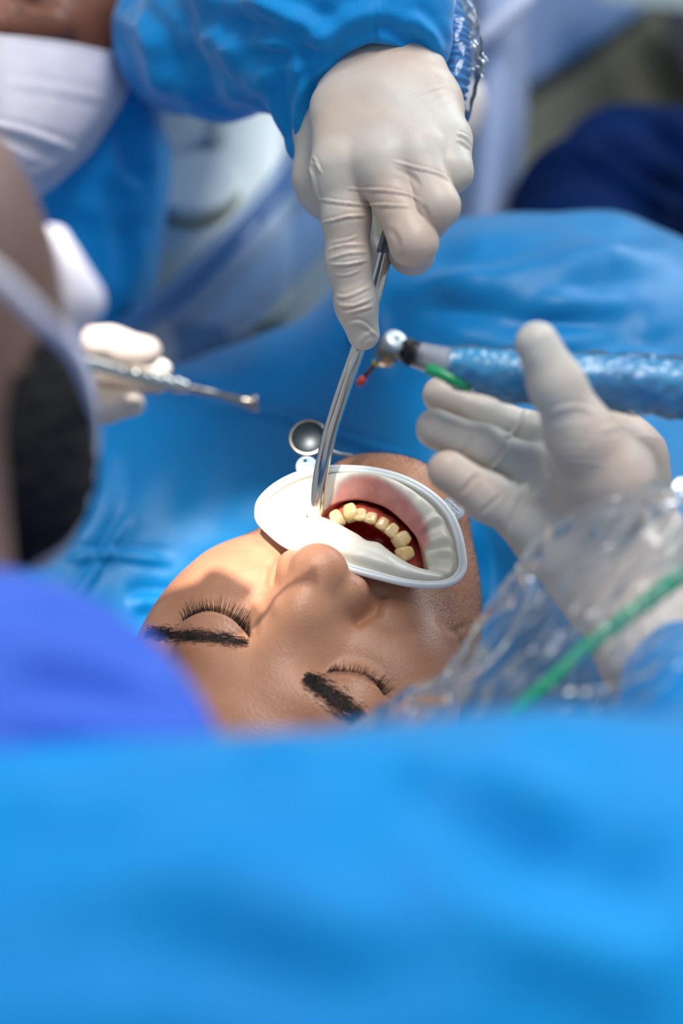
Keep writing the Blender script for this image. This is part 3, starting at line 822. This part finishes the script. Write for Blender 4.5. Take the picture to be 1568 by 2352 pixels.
# ---- sleeve and gown
def soft(name, chains, k, parent, mat, h, cr=(), cut=None, kc=3, noise=(0, 1), pad=4, clip=None):
    fs = [chainf(c, k) for c in chains]; cs = [chainf(c, 6) for c in (cut or [])]
    def f(p):
        d = None
        for q in fs:
            s = q(p); d = s if d is None else smin(d, s, k)
        for q in cs: d = smax(d, -q(p), kc)
        return d
    lo, hi = boxof(fs, pad)
    if clip is not None: lo = np.maximum(lo, clip[0]); hi = np.minimum(hi, clip[1])
    V, Fq, N = surface(f, lo, hi, h)
    if noise[0]: V = V + N * (noise[0] * fbm(V, noise[1], 9, 3))[:, None]
    V = creases(V, N, cr)
    return mesh(name, V, Fq, mat, parent)
soft('gown_sleeve', [[(852, 45, .672, 180), (760, 60, .680, 178), (640, 60, .72, 176), (500, 90, .79, 168), (425, 90, .87, 150), (430, 40, 1.0, 150), (430, -60, 1.1, 170)],
                     [(790, 130, .690, 130), (735, 230, .690, 92), (700, 335, .688, 42)], [(920, 20, .675, 115), (962, 105, .672, 68)]], 16, assist, M['gown'], 1.3,
     cr=[([(560, 0), (700, 60), (780, 100)], 26, 4), ([(660, 100), (690, 180), (690, 330)], 14, 2.5), ([(640, 130), (650, 250), (668, 360)], 14, -2.5),
         ([(870, 0), (868, 50), (872, 98)], 5, 1.4), ([(930, 30), (985, 80), (1010, 130)], 18, 2.5), ([(870, 40), (920, 90), (985, 120)], 20, -2.5), ([(700, 150), (780, 60), (900, 20)], 26, 3),
         ([(530, 70), (560, 160), (640, 200)], 30, 5), ([(420, 40), (450, 160), (520, 250)], 34, -5), ([(340, 150), (450, 210), (610, 215)], 26, 4), ([(560, 120), (640, 130), (760, 120)], 18, -3),
         ([(275, 20), (350, 120), (370, 260)], 26, 4), ([(760, 140), (700, 200), (676, 300)], 12, 2), ([(380, 20), (540, 60), (660, 40)], 30, -4)],
     cut=[[(880, 420, .640, 175), (872, 295, .640, 186), (866, 200, .650, 96)]], kc=3, noise=(.9, 60))
soft('gown', [[(165, 200, 1.0, 205), (142, 400, .96, 228), (120, 620, .98, 220), (60, 900, 1.0, 215), (20, 1200, 1.02, 215)], [(120, 200, 1.06, 200), (240, -80, 1.08, 200)]], 20, assist, M['gown'], 2.6,
     cr=[([(280, 170), (330, 260), (345, 400), (330, 430)], 28, 5), ([(270, 250), (300, 380), (350, 420)], 20, -3), ([(180, 420), (230, 560), (240, 720)], 34, 3.5), ([(330, 520), (310, 620), (280, 740)], 24, 3)], noise=(1.2, 90))
# ---- assistant's head and mask
m = MB('skin_brown'); m.mixcol(S(112, 66, 48), S(146, 92, 68), 12); m.set(Roughness=.5, Subsurface_Weight=.1, Subsurface_Scale=.005); M['skin2'] = m.m
cA = C(30, 30, .95)
def fA(p):
    d = ell(p, cA, V3(70, 92, 78))
    d = smin(d, ell(p, C(60, 60, .885), V3(26, 22, 20)), 18)          # cheek
    d = smin(d, seg(p, C(-20, -40, .88), C(-30, 60, .865), 9, 13), 12)    # nose
    d = smax(d, -ell(p, C(85, -20, .873), V3(19, 9, 10)), 8)
    d = smin(d, ell(p, C(88, -12, .892), V3(14, 12, 13)), 3)
    d = smin(d, seg(p, cA + V3(-10, -60, 0), C(-10, 420, 1.0), 40, 46), 20)
    return d
V, Fq, N = surface(fA, cA - V3(80, 170, 100), cA + V3(80, 100, 95), 1.6)
V = creases(V, N, [([(40, 8), (90, 18), (140, 6)], 7, -1.2)])
mesh('head', V, Fq, M['skin2'], assist)
parts = []
BA = bvh_of(V, Fq)
for i in range(46):
    x = 40 + i * 2.3; y = 14 + 6 * math.sin((x - 30) / 120 * math.pi); p, nn = on(BA, x, y)
    if p is None: continue
    v = C(x + (x - 90) * .1, y + 22, -p[2] / 1000) - p + nn * 3
    parts.append(hair(p, [v * .5, v * .5 + nn], .3))
V, Fc = join(parts); mesh('eyelashes', V, Fc, M['hair'], assist)
V, Fc = join([tube(smoothline([C(20 + dx, -62 + dx * .02, .862), C(80 + dx * .5, -80 + rng.uniform(-8, 8), .864), C(170, -66 + rng.uniform(-8, 8), .875)], 12), 1.0, 6) for dx in range(0, 60, 6)])
mesh('eyebrow', V, Fc, M['hair'], assist)
rows = [[(-90, 66, .842), (0, 80, .832), (80, 89, .838), (160, 100, .852), (240, 117, .872), (303, 134, .900)],
        [(-90, 160, .83), (0, 165, .822), (75, 178, .828), (155, 190, .842), (225, 205, .862), (286, 222, .895)],
        [(-90, 270, .822), (0, 275, .815), (70, 287, .822), (130, 297, .836), (195, 300, .858), (243, 296, .890)],
        [(-90, 370, .828), (0, 375, .823), (55, 385, .830), (105, 385, .843), (155, 372, .862), (206, 352, .888)],
        [(-90, 470, .85), (0, 475, .848), (30, 472, .852), (60, 466, .860), (90, 452, .872), (128, 425, .89)]]
G = crgrid([[C(*q) for q in r] for r in rows], 150, 150)
G = G.reshape(-1, 3); N = nrm_grid(G, 150, 150); cr = [([(0, 84), (150, 102), (300, 137)], 4, .8), ([(-80, 280), (20, 295), (90, 315), (170, 345)], 9, 2.6), ([(-80, 300), (20, 322), (90, 345), (150, 360)], 14, -1.6),
      ([(0, 190), (120, 205), (250, 230)], 12, .8), ([(60, 410), (120, 380), (190, 330)], 12, .8)]
G = creases(G, N, cr)
mk = mesh('face_mask', G, np.array(grid_faces(150, 150)), M['mask'], assist); thick(mk, .8)
MB_ = bvh_of(G, grid_faces(150, 150)); parts = []
for a, b in (([(0, 100), (150, 118), (296, 152)], 70), ([(0, 146), (150, 164), (287, 190)], 70), ([(0, 152), (150, 172), (284, 200)], 70)):
    ln = smoothline(a, 2 * b)
    for q in ln[::2]:
        p, nn = on(MB_, *q)
        if p is not None: parts.append(tube(np.array([p - nn * .1, p + nn * .35]), .55, 6))
V, Fc = join(parts); mesh('stitch_dots', V, Fc, MB('stitch').set(Base_Color=S(168, 160, 178), Roughness=.8).m, mk)

# ================================================================== dentist (foreground left, arm across the bottom)
dent = thing('person', 'bearded dentist in foreground with white mask and blue gown, working with both hands', 'person')
m = MB('skin_dark'); m.mixcol(S(104, 78, 68), S(124, 94, 82), 12); m.set(Roughness=.5); M['skin3'] = m.m  # dark brown skin of the dentist, tone varying at random
def rpx(r, d): return r * d / FPX * 1000
DC = C(-575, 740, .43)
def fD(p):
    d = ell(p, DC, V3(rpx(715, .43), rpx(720, .43), 70))
    d = smin(d, ell(p, C(-110, 960, .43), V3(rpx(270, .43), rpx(300, .43), 40)), 10)
    d = smin(d, seg(p, C(-140, 760, .385), C(-110, 1500, .385), rpx(130, .385), rpx(150, .385)), 8)
    return d
V, Fq, N = surface(fD, DC - V3(30, 150, 75), C(260, 250, .43) + V3(0, 0, 80), 1.8)
mesh('head', V, Fq, M['skin3'], dent)
m = MB('beard_hair'); m.set(Base_Color=S(7, 8, 11), Roughness=.95); m.bump(160, .8, .004); 
bc = C(-20, 1000, .425)
fb = lambda p: smin(ell(p, C(20, 1030, .425), V3(rpx(188, .425), rpx(275, .425), 30)), seg(p, C(30, 790, .42), C(60, 1100, .425), rpx(95, .42), rpx(140, .425)), 8)
V, Fq, N = surface(fb, bc - V3(45, 55, 45), bc + V3(45, 55, 45), 1.2)
V = V + N * (.7 * fbm(V, 7, 3))[:, None]
mesh('beard', V, Fq, m.m, dent)
fm = lambda p: smin(ell(p, C(70, 1000, .455), V3(rpx(158, .455), rpx(310, .455), 22)), seg(p, C(105, 570, .455), C(178, 690, .452), rpx(62, .455), rpx(64, .452)), 9)
V, Fq, N = surface(fm, C(-120, 1340, .455) - V3(0, 0, 30), C(260, 540, .455) + V3(0, 0, 30), 1.2)
mk = mesh('face_mask', V, Fq, M['mask'], dent)
pth = smoothline([C(-60, 590, .352), C(20, 655, .355), C(100, 735, .365), C(165, 805, .385), (C(200, 890, .41)), C(216, 980, .432), C(214, 1080, .44)], 40)
V, Fc = tube(pth, np.interp(np.arange(len(pth)), [0, len(pth) * .5, len(pth)], [2.4, 2.0, 1.4]), 12); mesh('ear_loop', V, Fc, M['mask'], mk)
eS = C(-100, 1900, .36)
fs_ = lambda p: ell(p, eS, V3(rpx(640, .36), rpx(600, .36), 55))
V, Fq, N = surface(fs_, eS - V3(75, 70, 60), eS + V3(75, 70, 60), 1.8)
V = creases(V, N, [([(0, 1500), (200, 1520), (420, 1640)], 50, 3), ([(60, 1400), (250, 1450), (380, 1560)], 40, -2.5), ([(0, 1640), (200, 1660), (460, 1700)], 40, 2.5)])
mesh('scrub_top', V, Fq, M['scrub'], dent)
soft('gown', [[(-400, 2370, .315, 610), (100, 2350, .318, 618), (560, 2350, .32, 625), (1000, 2320, .33, 632), (1300, 2290, .338, 632), (1800, 2260, .36, 622)],
              [(1900, 2200, .37, 500), (1740, 1900, .43, 290), (1640, 1700, .48, 215), (1580, 1590, .51, 165)]], 14, dent, M['gown'], 2.2,
     cr=[([(-50, 1830), (300, 1850), (560, 1800), (760, 1750)], 60, 3), ([(0, 2020), (350, 1990), (650, 2080), (900, 2250)], 110, 2.5), ([(900, 1760), (1150, 1800), (1350, 1900)], 60, 4),
         ([(1000, 1900), (1250, 1960), (1568, 2080)], 95, -3.5), ([(200, 2150), (600, 2200), (900, 2352)], 110, -2), ([(1100, 2150), (1300, 2180), (1568, 2260)], 95, 3), ([(500, 1690), (560, 1730), (700, 1760)], 30, -4)], noise=(1.0, 70))
# ---- right hand with the handpiece
z4 = lambda pts: [(780 + x * .5026, 700 + y * .5026) for x, y in pts]
CR = [(z4([(930, 520), (1000, 478), (1090, 468), (1180, 500)]), 5, .8)] + [(z4([(942, y), (1010, y - 20), (1090, y - 26), (1170 + 8 * i, y - 6)]), 4.5, .5) for i, y in enumerate((575, 605, 635, 668, 702, 738))] + [
      (z4([(745, 610), (800, 580), (835, 520), (862, 470)]), 5, .9), (z4([(562, 690), (590, 640), (600, 590)]), 6, -.7), (z4([(680, 765), (740, 700), (775, 640)]), 5, .8), (z4([(690, 740), (730, 690), (760, 640)]), 5, -.5),
      (z4([(550, 870), (600, 810), (650, 770)]), 6, -.8), (z4([(640, 955), (690, 910), (740, 865)]), 5, -.8), (z4([(770, 840), (830, 780), (880, 740)]), 5, .6),
      (z4([(940, 700), (960, 760), (1020, 800)]), 7, -.6), (z4([(1180, 580), (1260, 560), (1330, 560)]), 6, .4), (z4([(760, 1060), (800, 960), (930, 740)]), 10, -1.0)]
hand('glove_holding_handpiece',
     [[(1420, 1260, .572, 125), (1320, 1150, .572, 90), (1238, 1085, .578, 56)], [(1400, 1290, .572, 120), (1300, 1210, .572, 82), (1222, 1165, .572, 54)],
      [(1370, 1320, .57, 110), (1260, 1250, .568, 66), (1215, 1215, .566, 52)], [(1440, 1230, .585, 120), (1420, 1060, .60, 105), (1395, 1000, .605, 70)],
      [(1420, 1230, .560, 122), (1395, 1100, .548, 105), (1335, 1005, .538, 76)], [(1420, 1250, .57, 125), (1450, 1380, .56, 120), (1490, 1500, .54, 120)]],
     [[(1337, 1008, .538, 74), (1278, 885, .532, 60), (1232, 788, .530, 50)],
      [(1250, 1060, .590, 55), (1225, 1005, .590, 52), (1110, 955, .592, 48), (1012, 908, .592, 43)],
      [(1240, 1090, .578, 56), (1115, 1030, .578, 50), (1000, 985, .578, 46)],
      [(1220, 1195, .566, 57), (1125, 1145, .566, 52), (1028, 1082, .566, 48)],
      [(1395, 1000, .605, 66), (1300, 890, .61, 46), (1150, 862, .61, 40)]], dent, M['glove'], h=.75, cr=CR, kp=10)
# ---- left hand with the elevator
hand('glove_holding_elevator',
     [[(-40, 870, .53, 110), (150, 850, .522, 62)], [(-40, 900, .53, 100), (140, 900, .525, 52)]],
     [[(140, 785, .512, 46), (255, 795, .508, 40), (335, 808, .506, 36)],
      [(150, 860, .535, 40), (290, 872, .535, 34), (360, 880, .532, 24)], [(150, 925, .52, 36), (240, 935, .52, 33), (302, 926, .52, 30)],
      [(300, 830, .535, 34), (372, 848, .528, 24)]], dent, M['glove'], h=.8, cr=[([(225, 770), (232, 800), (240, 825)], 6, -.5)])
# ================================================================== instruments
def steel(name, col_, rough, metal=1.0):
    return MB(name).set(Base_Color=col_, Metallic=metal, Roughness=rough).m
def frame_of(a, b):
    t_ = np.asarray(b, float) - a; t_ /= np.linalg.norm(t_); return t_
# ---- bent metal tube retracting the lip
t = thing('suction_tube', 'bent steel tube with grey handle held down by the raised gloved hand', 'dental instrument')
pth = smoothline([C(890, 566, .650), C(857, 690, .649), C(822, 800, .649), C(790, 890, .649), C(760, 985, .649), C(742, 1060, .650), C(732, 1110, .652), C(727, 1150, .655), C(724, 1186, .659)], 64)
rr_ = np.interp(np.linspace(0, 1, len(pth)), [0, .8, 1], [3.5, 3.3, 3.5])
inner = pth[::-1][:6]
V1, F1 = tube(pth, rr_, 24, False); V2, F2 = tube(inner, 2.7, 24, False)
V3_, F3 = np.concatenate([V1[-24:], V2[:24]]), grid_faces(2, 24, True)
V, Fc = join([(V1, F1), (V3_, F3)]); mesh('tube', V, Fc, steel('polished_steel', S(214, 210, 202), .16), t)
V, Fc = join([(V2, F2)]); mesh('bore', V, Fc, MB('bore_dark').set(Base_Color=S(40, 20, 18), Roughness=.5, Metallic=.6).m, t)
ax = frame_of(C(890, 566, .650), C(857, 690, .649)); b0 = C(890, 566, .650)
V, Fc = tube(np.array([b0 + ax * s for s in (4, 3.5, 0, -6, -14, -22, -40, -60)]), [3.7, 4.3, 4.4, 4.2, 3.9, 3.8, 3.6, 3.4], 24)
mesh('handle_collar', V, Fc, MB('grey_handle').set(Base_Color=S(118, 120, 120), Roughness=.4, Metallic=.5).m, t)

# ---- contra-angle handpiece
t = thing('dental_handpiece', 'contra-angle handpiece with red-tipped bur in a blue clear-wrapped grip', 'dental instrument')
hs = steel('satin_steel', S(196, 200, 206), .28)
body_p = [C(958, 812, .566), C(1000, 826, .563), C(1045, 842, .560)]
V, Fc = tube(smoothline(body_p, 16), np.interp(np.linspace(0, 1, 17), [0, .3, 1], [4.6, 5.2, 7.0]), 28); mesh('neck', V, Fc, steel('neck_alloy', S(196, 200, 210), .35, .7), t)
ha = C(902, 788, .560); hb = C(862, 842, .569); hx = frame_of(ha, hb)
top = ha - hx * 0; cap_n = np.array([.18, .42, .89]); cap_n /= np.linalg.norm(cap_n)
hx = -cap_n * .55 + hx * .85; hx /= np.linalg.norm(hx)
hd = C(906, 786, .562)
def turned(name, base, axis, prof, mat, parent, n=32):
    V, Fc = tube(np.array([base + axis * z for r, z in prof]), [r for r, z in prof], n); return mesh(name, V, Fc, mat, parent)
turned('head', hd, hx, [(4.6, -1.0), (5.3, -.4), (5.5, .6), (5.6, 4), (5.4, 7), (4.6, 10), (3.4, 12.2), (1.8, 13.2)], steel('head_steel', S(168, 166, 168), .22), t)
cap = turned('push_button', hd, hx, [(1.0, -2.6), (3.6, -2.5), (4.6, -2.1), (4.9, -1.2), (4.9, 0)], steel('button_alloy', S(200, 212, 218), .4, .6), t)
turned('button_dimple', hd, hx, [(.5, -2.8), (.9, -2.75), (.95, -2.55)], steel('dimple', S(70, 74, 78), .4), cap)
V, Fc = tube(smoothline([C(915, 800, .566), C(940, 806, .566), C(962, 814, .565)], 10), 4.7, 24)
mesh('neck_joint', V, Fc, MB('black_joint').set(Base_Color=S(18, 18, 20), Roughness=.3).m, t)
V, Fc = tube(smoothline([C(936, 782, .559), C(940, 806, .5585), C(936, 832, .562)], 12), 2.4, 12); mesh('clip', V, Fc, MB('black_clip').set(Base_Color=S(14, 14, 16), Roughness=.35).m, t)
bur0 = C(869, 828, .571); bur1 = C(822, 884, .577); bx = frame_of(bur0, bur1)
V, Fc = tube(np.array([bur0 - bx * 1.5, bur0, bur0 + bx * 2, bur0 + bx * 2.4]), [1.5, 1.9, 1.7, 1.0], 16); mesh('bur_ring', V, Fc, MB('yellow_ring').set(Base_Color=S(226, 200, 20), Roughness=.4).m, t)
L_ = np.linalg.norm(bur1 - bur0)
V, Fc = tube(np.array([bur0 + bx * 2, bur0 + bx * 4, bur0 + bx * (L_ - 4)]), [1.1, 1.0, .9], 14); mesh('bur_shank', V, Fc, steel('bur_steel', S(120, 84, 80), .35), t)
V, Fc = tube(np.array([bur0 + bx * (L_ - 4.5), bur0 + bx * (L_ - 3.5), bur0 + bx * (L_ - 1.5), bur0 + bx * (L_ - .3), bur0 + bx * L_]), [.9, 1.5, 1.7, 1.4, .6], 14); mesh('bur_tip', V, Fc, MB('red_bur').set(Base_Color=S(190, 60, 50), Roughness=.4).m, t)
V, Fc = tube(smoothline([C(930, 828, .566), C(965, 842, .563), C(992, 852, .560)], 10), 1.2, 10); mesh('coolant_pipe', V, Fc, steel('pipe', S(190, 186, 180), .25), t)
V, Fc = tube(smoothline([C(982, 848, .558), C(1010, 858, .556), C(1040, 872, .555), C(1080, 888, .556)], 16), 2.3, 12); m = MB('green_tube'); m.set(Base_Color=S(20, 160, 100), Roughness=.3); mesh('coolant_tube', V, Fc, m.m, t)
gp = smoothline([C(1030, 840, .561), C(1100, 850, .559), C(1200, 865, .557), C(1330, 874, .556), C(1450, 882, .556), C(1600, 896, .556), C(1800, 920, .556)], 48)
gr_ = np.interp(np.linspace(0, 1, len(gp)), [0, .15, .35, .6, 1], [7.0, 8.4, 9.8, 10.6, 11.2])
V, Fc = tube(gp, gr_, 32); m = MB('grip_blue'); m.mixcol(S(0, 128, 190), S(36, 156, 204), 30); m.set(Roughness=.35); grip = mesh('grip', V, Fc, m.m, t)
V, Fc = tube(smoothline(gp, 140), 1.0, 40, False)
gp2 = smoothline(gp, 200); g2r = np.interp(np.linspace(0, 1, len(gp2)), np.linspace(0, 1, len(gr_)), gr_) + .8
V, Fc = tube(gp2, g2r, 48, False)
N_ = V - np.repeat(gp2, 48, 0); N_ /= np.linalg.norm(N_, axis=1)[:, None]
V = V + N_ * (.55 * fbm(V * [1, 1.6, 1.6], 16, 4, 4) + .3 * np.abs(fbm(V, 9, 6, 2)))[:, None]
mesh('clear_wrap', V, Fc, film('wrap_film', (.94, .98, 1, 1), .05, .5, 90), t)

# ---- elevator in the left hand
t = thing('dental_elevator', 'steel elevator with ringed handle held in the left gloved hand', 'dental instrument')
a = C(150, 822, .490); b = C(436, 891, .516); axd = frame_of(a, b); Lh = np.linalg.norm(b - a); prof = []
for i in range(160):
    s = i / 159 * Lh; q = s / Lh
    r = np.interp(q, [0, .2, .45, .55, .9, .96, 1], [2.6, 2.3, 2.0, 2.3, 2.5, 2.2, 1.3])
    if .42 < q < .92: r += .55 * abs(math.sin((q - .42) / .5 * math.pi * 5)) ** .6 - .2
    prof.append((r, s))
V, Fc = tube(np.array([a + axd * s for r, s in prof]), [r for r, s in prof], 24); mesh('handle', V, Fc, steel('handle_steel', S(206, 206, 200), .18), t)
pth = smoothline([b, C(480, 901, .523), C(520, 911, .526), C(555, 921, .528), C(578, 925, .529), C(592, 924, .529)], 40)
V, Fc = tube(pth, np.interp(np.linspace(0, 1, len(pth)), [0, .3, .6, .85, .96, 1], [1.25, 1.2, 1.7, 2.9, 3.1, 2.2]), 24)
mesh('blade', V, Fc, steel('blade_steel', S(170, 160, 150), .12), t)

# ---- mouth mirror lying on the drape
def drape_at(px, py):
    p, n_ = on(DB, px, py); return p, n_
DB = bvh_of(DV, DF)
t = thing('mouth_mirror', 'round mouth mirror with green handle lying on the drape behind the chin', 'dental instrument')
pc, nn = drape_at(708, 1006); pc = C(708, 1006, .700); nm = np.array([-.12, .35, .93]); nm /= np.linalg.norm(nm)
turned('frame', pc, nm, [(9.4, -1.0), (9.8, -.4), (9.8, .6), (9.4, 1.0), (8.9, 1.05)], steel('mirror_frame', S(150, 142, 130), .25), t, 40)
turned('glass', pc + nm * .25, nm, [(8.6, .4), (8.6, .9), (8.4, 1.0)], steel('mirror_dark_reflection', S(20, 36, 44), .3, .3), t, 40)  # dark base colour stands in for a dark reflection in the mirror
V, Fc = tube(smoothline([C(745, 1024, .702), C(770, 1040, .704), C(800, 1046, .706), C(835, 1052, .708)], 16), .9, 12); mesh('stem', V, Fc, steel('stem_steel', S(170, 180, 186), .3), t)
V, Fc = tube(np.array([C(826, 1050, .708), C(832, 1051, .708), C(870, 1056, .709), C(940, 1068, .712), C(1000, 1080, .716)]), [1.6, 2.3, 2.4, 2.4, 2.4], 16); mesh('handle', V, Fc, MB('green_handle').set(Base_Color=S(10, 96, 64), Roughness=.35).m, t)

# ---- corrugated hose wrapped in film behind the cuff
t = thing('suction_hose', 'ribbed blue hose in clear plastic beside the raised cuff', 'hose')
pth = smoothline([C(1010, -30, .70), C(1040, 70, .69), C(1046, 130, .686), C(1040, 200, .684), C(1020, 270, .69), C(990, 330, .70)], 150)
q = np.arange(len(pth)); V, Fc = tube(pth, 7.2 + .8 * np.sin(q / len(pth) * 2 * np.pi * 22), 28); m = MB('hose_teal'); m.set(Base_Color=S(10, 128, 196), Roughness=.35); mesh('ribbed_tube', V, Fc, m.m, t)
V, Fc = tube(pth, np.interp(q, [0, 60, 150], [12, 11, 9.2]), 48, False); N_ = V - np.repeat(pth, 48, 0); N_ /= np.linalg.norm(N_, axis=1)[:, None]
V = V + N_ * (.8 * fbm(V, 22, 5, 3))[:, None] + np.array([1.5, 0, 0])
fl = film('hose_film', (.95, .98, 1, 1), .05, .5, 70)
w_ = mesh('clear_wrap', V, Fc, fl, t)
G = crgrid([[C(1055, 60, .686), C(1080, 75, .688), C(1100, 110, .69)], [C(1070, 110, .682), C(1098, 120, .686), C(1118, 140, .69)], [C(1072, 160, .682), C(1095, 165, .686), C(1112, 178, .69)]], 24, 24).reshape(-1, 3)
G = G + nrm_grid(G, 24, 24) * (1.0 * fbm(G, 8, 2, 3))[:, None]; o = mesh('wrap_flap', G, np.array(grid_faces(24, 24)), fl, w_)

# ---- clear sterile sleeve over the dentist's wrist with a green strip
t = thing('sterile_sleeve', 'crumpled clear plastic sleeve with a green strip over the wrist at right', 'plastic sleeve')
net = [[(700, 1740, .50), (800, 1672, .505), (900, 1604, .51), (1008, 1545, .515), (1086, 1440, .518), (1186, 1292, .520), (1250, 1222, .516), (1430, 1132, .508), (1580, 1108, .506), (1720, 1080, .506)],
       [(740, 1770, .48), (840, 1710, .482), (950, 1660, .484), (1060, 1600, .486), (1150, 1500, .488), (1240, 1380, .490), (1320, 1300, .490), (1470, 1210, .486), (1600, 1180, .486), (1740, 1160, .488)],
       [(780, 1800, .468), (900, 1760, .468), (1020, 1720, .466), (1140, 1660, .466), (1240, 1570, .468), (1330, 1470, .470), (1410, 1390, .470), (1530, 1300, .470), (1640, 1270, .472), (1760, 1250, .476)],
       [(820, 1850, .46), (960, 1830, .458), (1100, 1800, .456), (1240, 1740, .456), (1350, 1660, .456), (1440, 1580, .458), (1520, 1490, .458), (1620, 1400, .46), (1700, 1370, .464), (1800, 1340, .468)],
       [(880, 1920, .46), (1040, 1900, .458), (1200, 1880, .456), (1340, 1830, .454), (1460, 1770, .454), (1560, 1700, .456), (1640, 1600, .456), (1720, 1510, .458), (1800, 1470, .462), (1900, 1440, .466)]]
G = crgrid([[C(*q) for q in r] for r in net], 150, 260).reshape(-1, 3); N_ = nrm_grid(G, 150, 260)
P_ = px_of(G); uu = (P_[:, 0] * .78 + P_[:, 1] * .62); vv = (P_[:, 0] * .62 - P_[:, 1] * .78)
G = G + N_ * (1.2 * fbm(np.stack([uu, vv * .3], 1), 130, 12, 3) + 1.5 * (1 - np.abs(fbm(np.stack([uu, vv * .25], 1), 150, 31, 2))))[:, None]
G = creases(G, nrm_grid(G, 150, 260), [([(1290, 1600), (1310, 1530), (1380, 1460), (1450, 1390)], 9, 2.5), ([(1270, 1600), (1400, 1590), (1520, 1530), (1600, 1450)], 10, 2.5), ([(1020, 1620), (1025, 1570), (1028, 1530)], 7, 2.2),
    ([(940, 1608), (980, 1602), (1025, 1606)], 7, 2), ([(1190, 1290), (1215, 1340), (1212, 1400)], 8, 2), ([(1330, 1680), (1430, 1600), (1568, 1520)], 10, 2.4), ([(1120, 1500), (1160, 1440), (1190, 1380)], 8, 1.8), ([(1420, 1150), (1520, 1140), (1580, 1125)], 8, 2),
    ([(1300, 1200), (1340, 1170), (1440, 1140)], 9, 1.6), ([(1250, 1330), (1330, 1290), (1420, 1240)], 9, 1.4), ([(1330, 1420), (1400, 1330), (1440, 1250)], 10, 1.4)] + [([(1120 + 46 * i + rng.uniform(-20, 20), 1640 - 12 * i + rng.uniform(-30, 10)), (1190 + 46 * i, 1560 - 14 * i), (1250 + 42 * i + rng.uniform(-30, 30), 1470 - 22 * i + rng.uniform(-30, 30))], rng.uniform(4, 8), rng.uniform(1.2, 2.4)) for i in range(9)])
o = mesh('film', G, np.array(grid_faces(150, 260)), film('sleeve_clear', (.97, .985, 1, 1), .06, .25, 30, .04), t)
c_ = smoothline([(1700, 1235), (1568, 1318), (1480, 1385), (1390, 1452), (1300, 1530), (1240, 1585), (1165, 1645), (1100, 1700)], 60)
tg2 = np.gradient(c_, axis=0); tg2 /= np.linalg.norm(tg2, axis=1)[:, None]; nv2 = np.stack([-tg2[:, 1], tg2[:, 0]], 1)
dep = np.interp(c_[:, 0], [1100, 1300, 1568, 1700], [.462, .468, .478, .484]) 
wd = np.interp(c_[:, 0], [1100, 1300, 1500, 1700], [13, 16, 21, 24]); rows = []
for s in (-1, -.5, 0, .5, 1): rows.append([C(x + nx * s * w2, y + ny * s * w2, d_ - .001 * (1 - s * s)) for (x, y), (nx, ny), w2, d_ in zip(c_, nv2, wd, dep)])
m = MB('green_strip').set(Base_Color=S(0, 158, 112), Roughness=.4).m
o = mesh('green_strip', np.array(rows).reshape(-1, 3), np.array(grid_faces(5, len(c_))), m, t); thick(o, .5)

# ---- patient's trousers beyond the drape
m = cloth('navy_twill', S(0, 24, 66), S(0, 32, 82), .85, 10, .0, .05)
soft('trousers', [[(1300, 620, 1.12, 170), (1350, 500, 1.20, 170), (1440, 430, 1.28, 172), (1720, 430, 1.34, 185)]], 20, patient, m, 4,
     cr=[([(1360, 320), (1460, 380), (1568, 460)], 26, -9), ([(1330, 340), (1430, 400), (1568, 500)], 22, 6), ([(1490, 270), (1530, 330), (1600, 400)], 24, -6)], noise=(2, 120))
# ---- hair of the two clinicians and the handpiece cord
def hair_cap(center, radii, low, parent):
    f = lambda p: smax(ell(p, center + V3(0, 2, -3), radii + 3.5), -(p[:, 1] - (center[1] + low) - .35 * (center[2] - p[:, 2])).astype(p.dtype), 3)
    V, Fq, N = surface(f, center - radii - 8, center + radii + 10, 2.4)
    V = V + N * (.8 * fbm(V * [1, .4, 1], 9, 8, 3))[:, None]
    return mesh('hair', V, Fq, M['hair'], parent)
hair_cap(cA, V3(70, 92, 78), 48, assist)
hair_cap(DC, V3(rpx(715, .43), rpx(720, .43), 70), 66, dent)
hp = bpy.data.objects['dental_handpiece']
V, Fc = tube(smoothline([C(1795, 919, .556), C(1880, 940, .556), C(2000, 1100, .58), C(2060, 1500, .64), C(2000, 2000, .80)], 40), 5.0, 16)
mesh('cord', V, Fc, MB('cord_grey').set(Base_Color=S(90, 96, 104), Roughness=.5).m, hp)
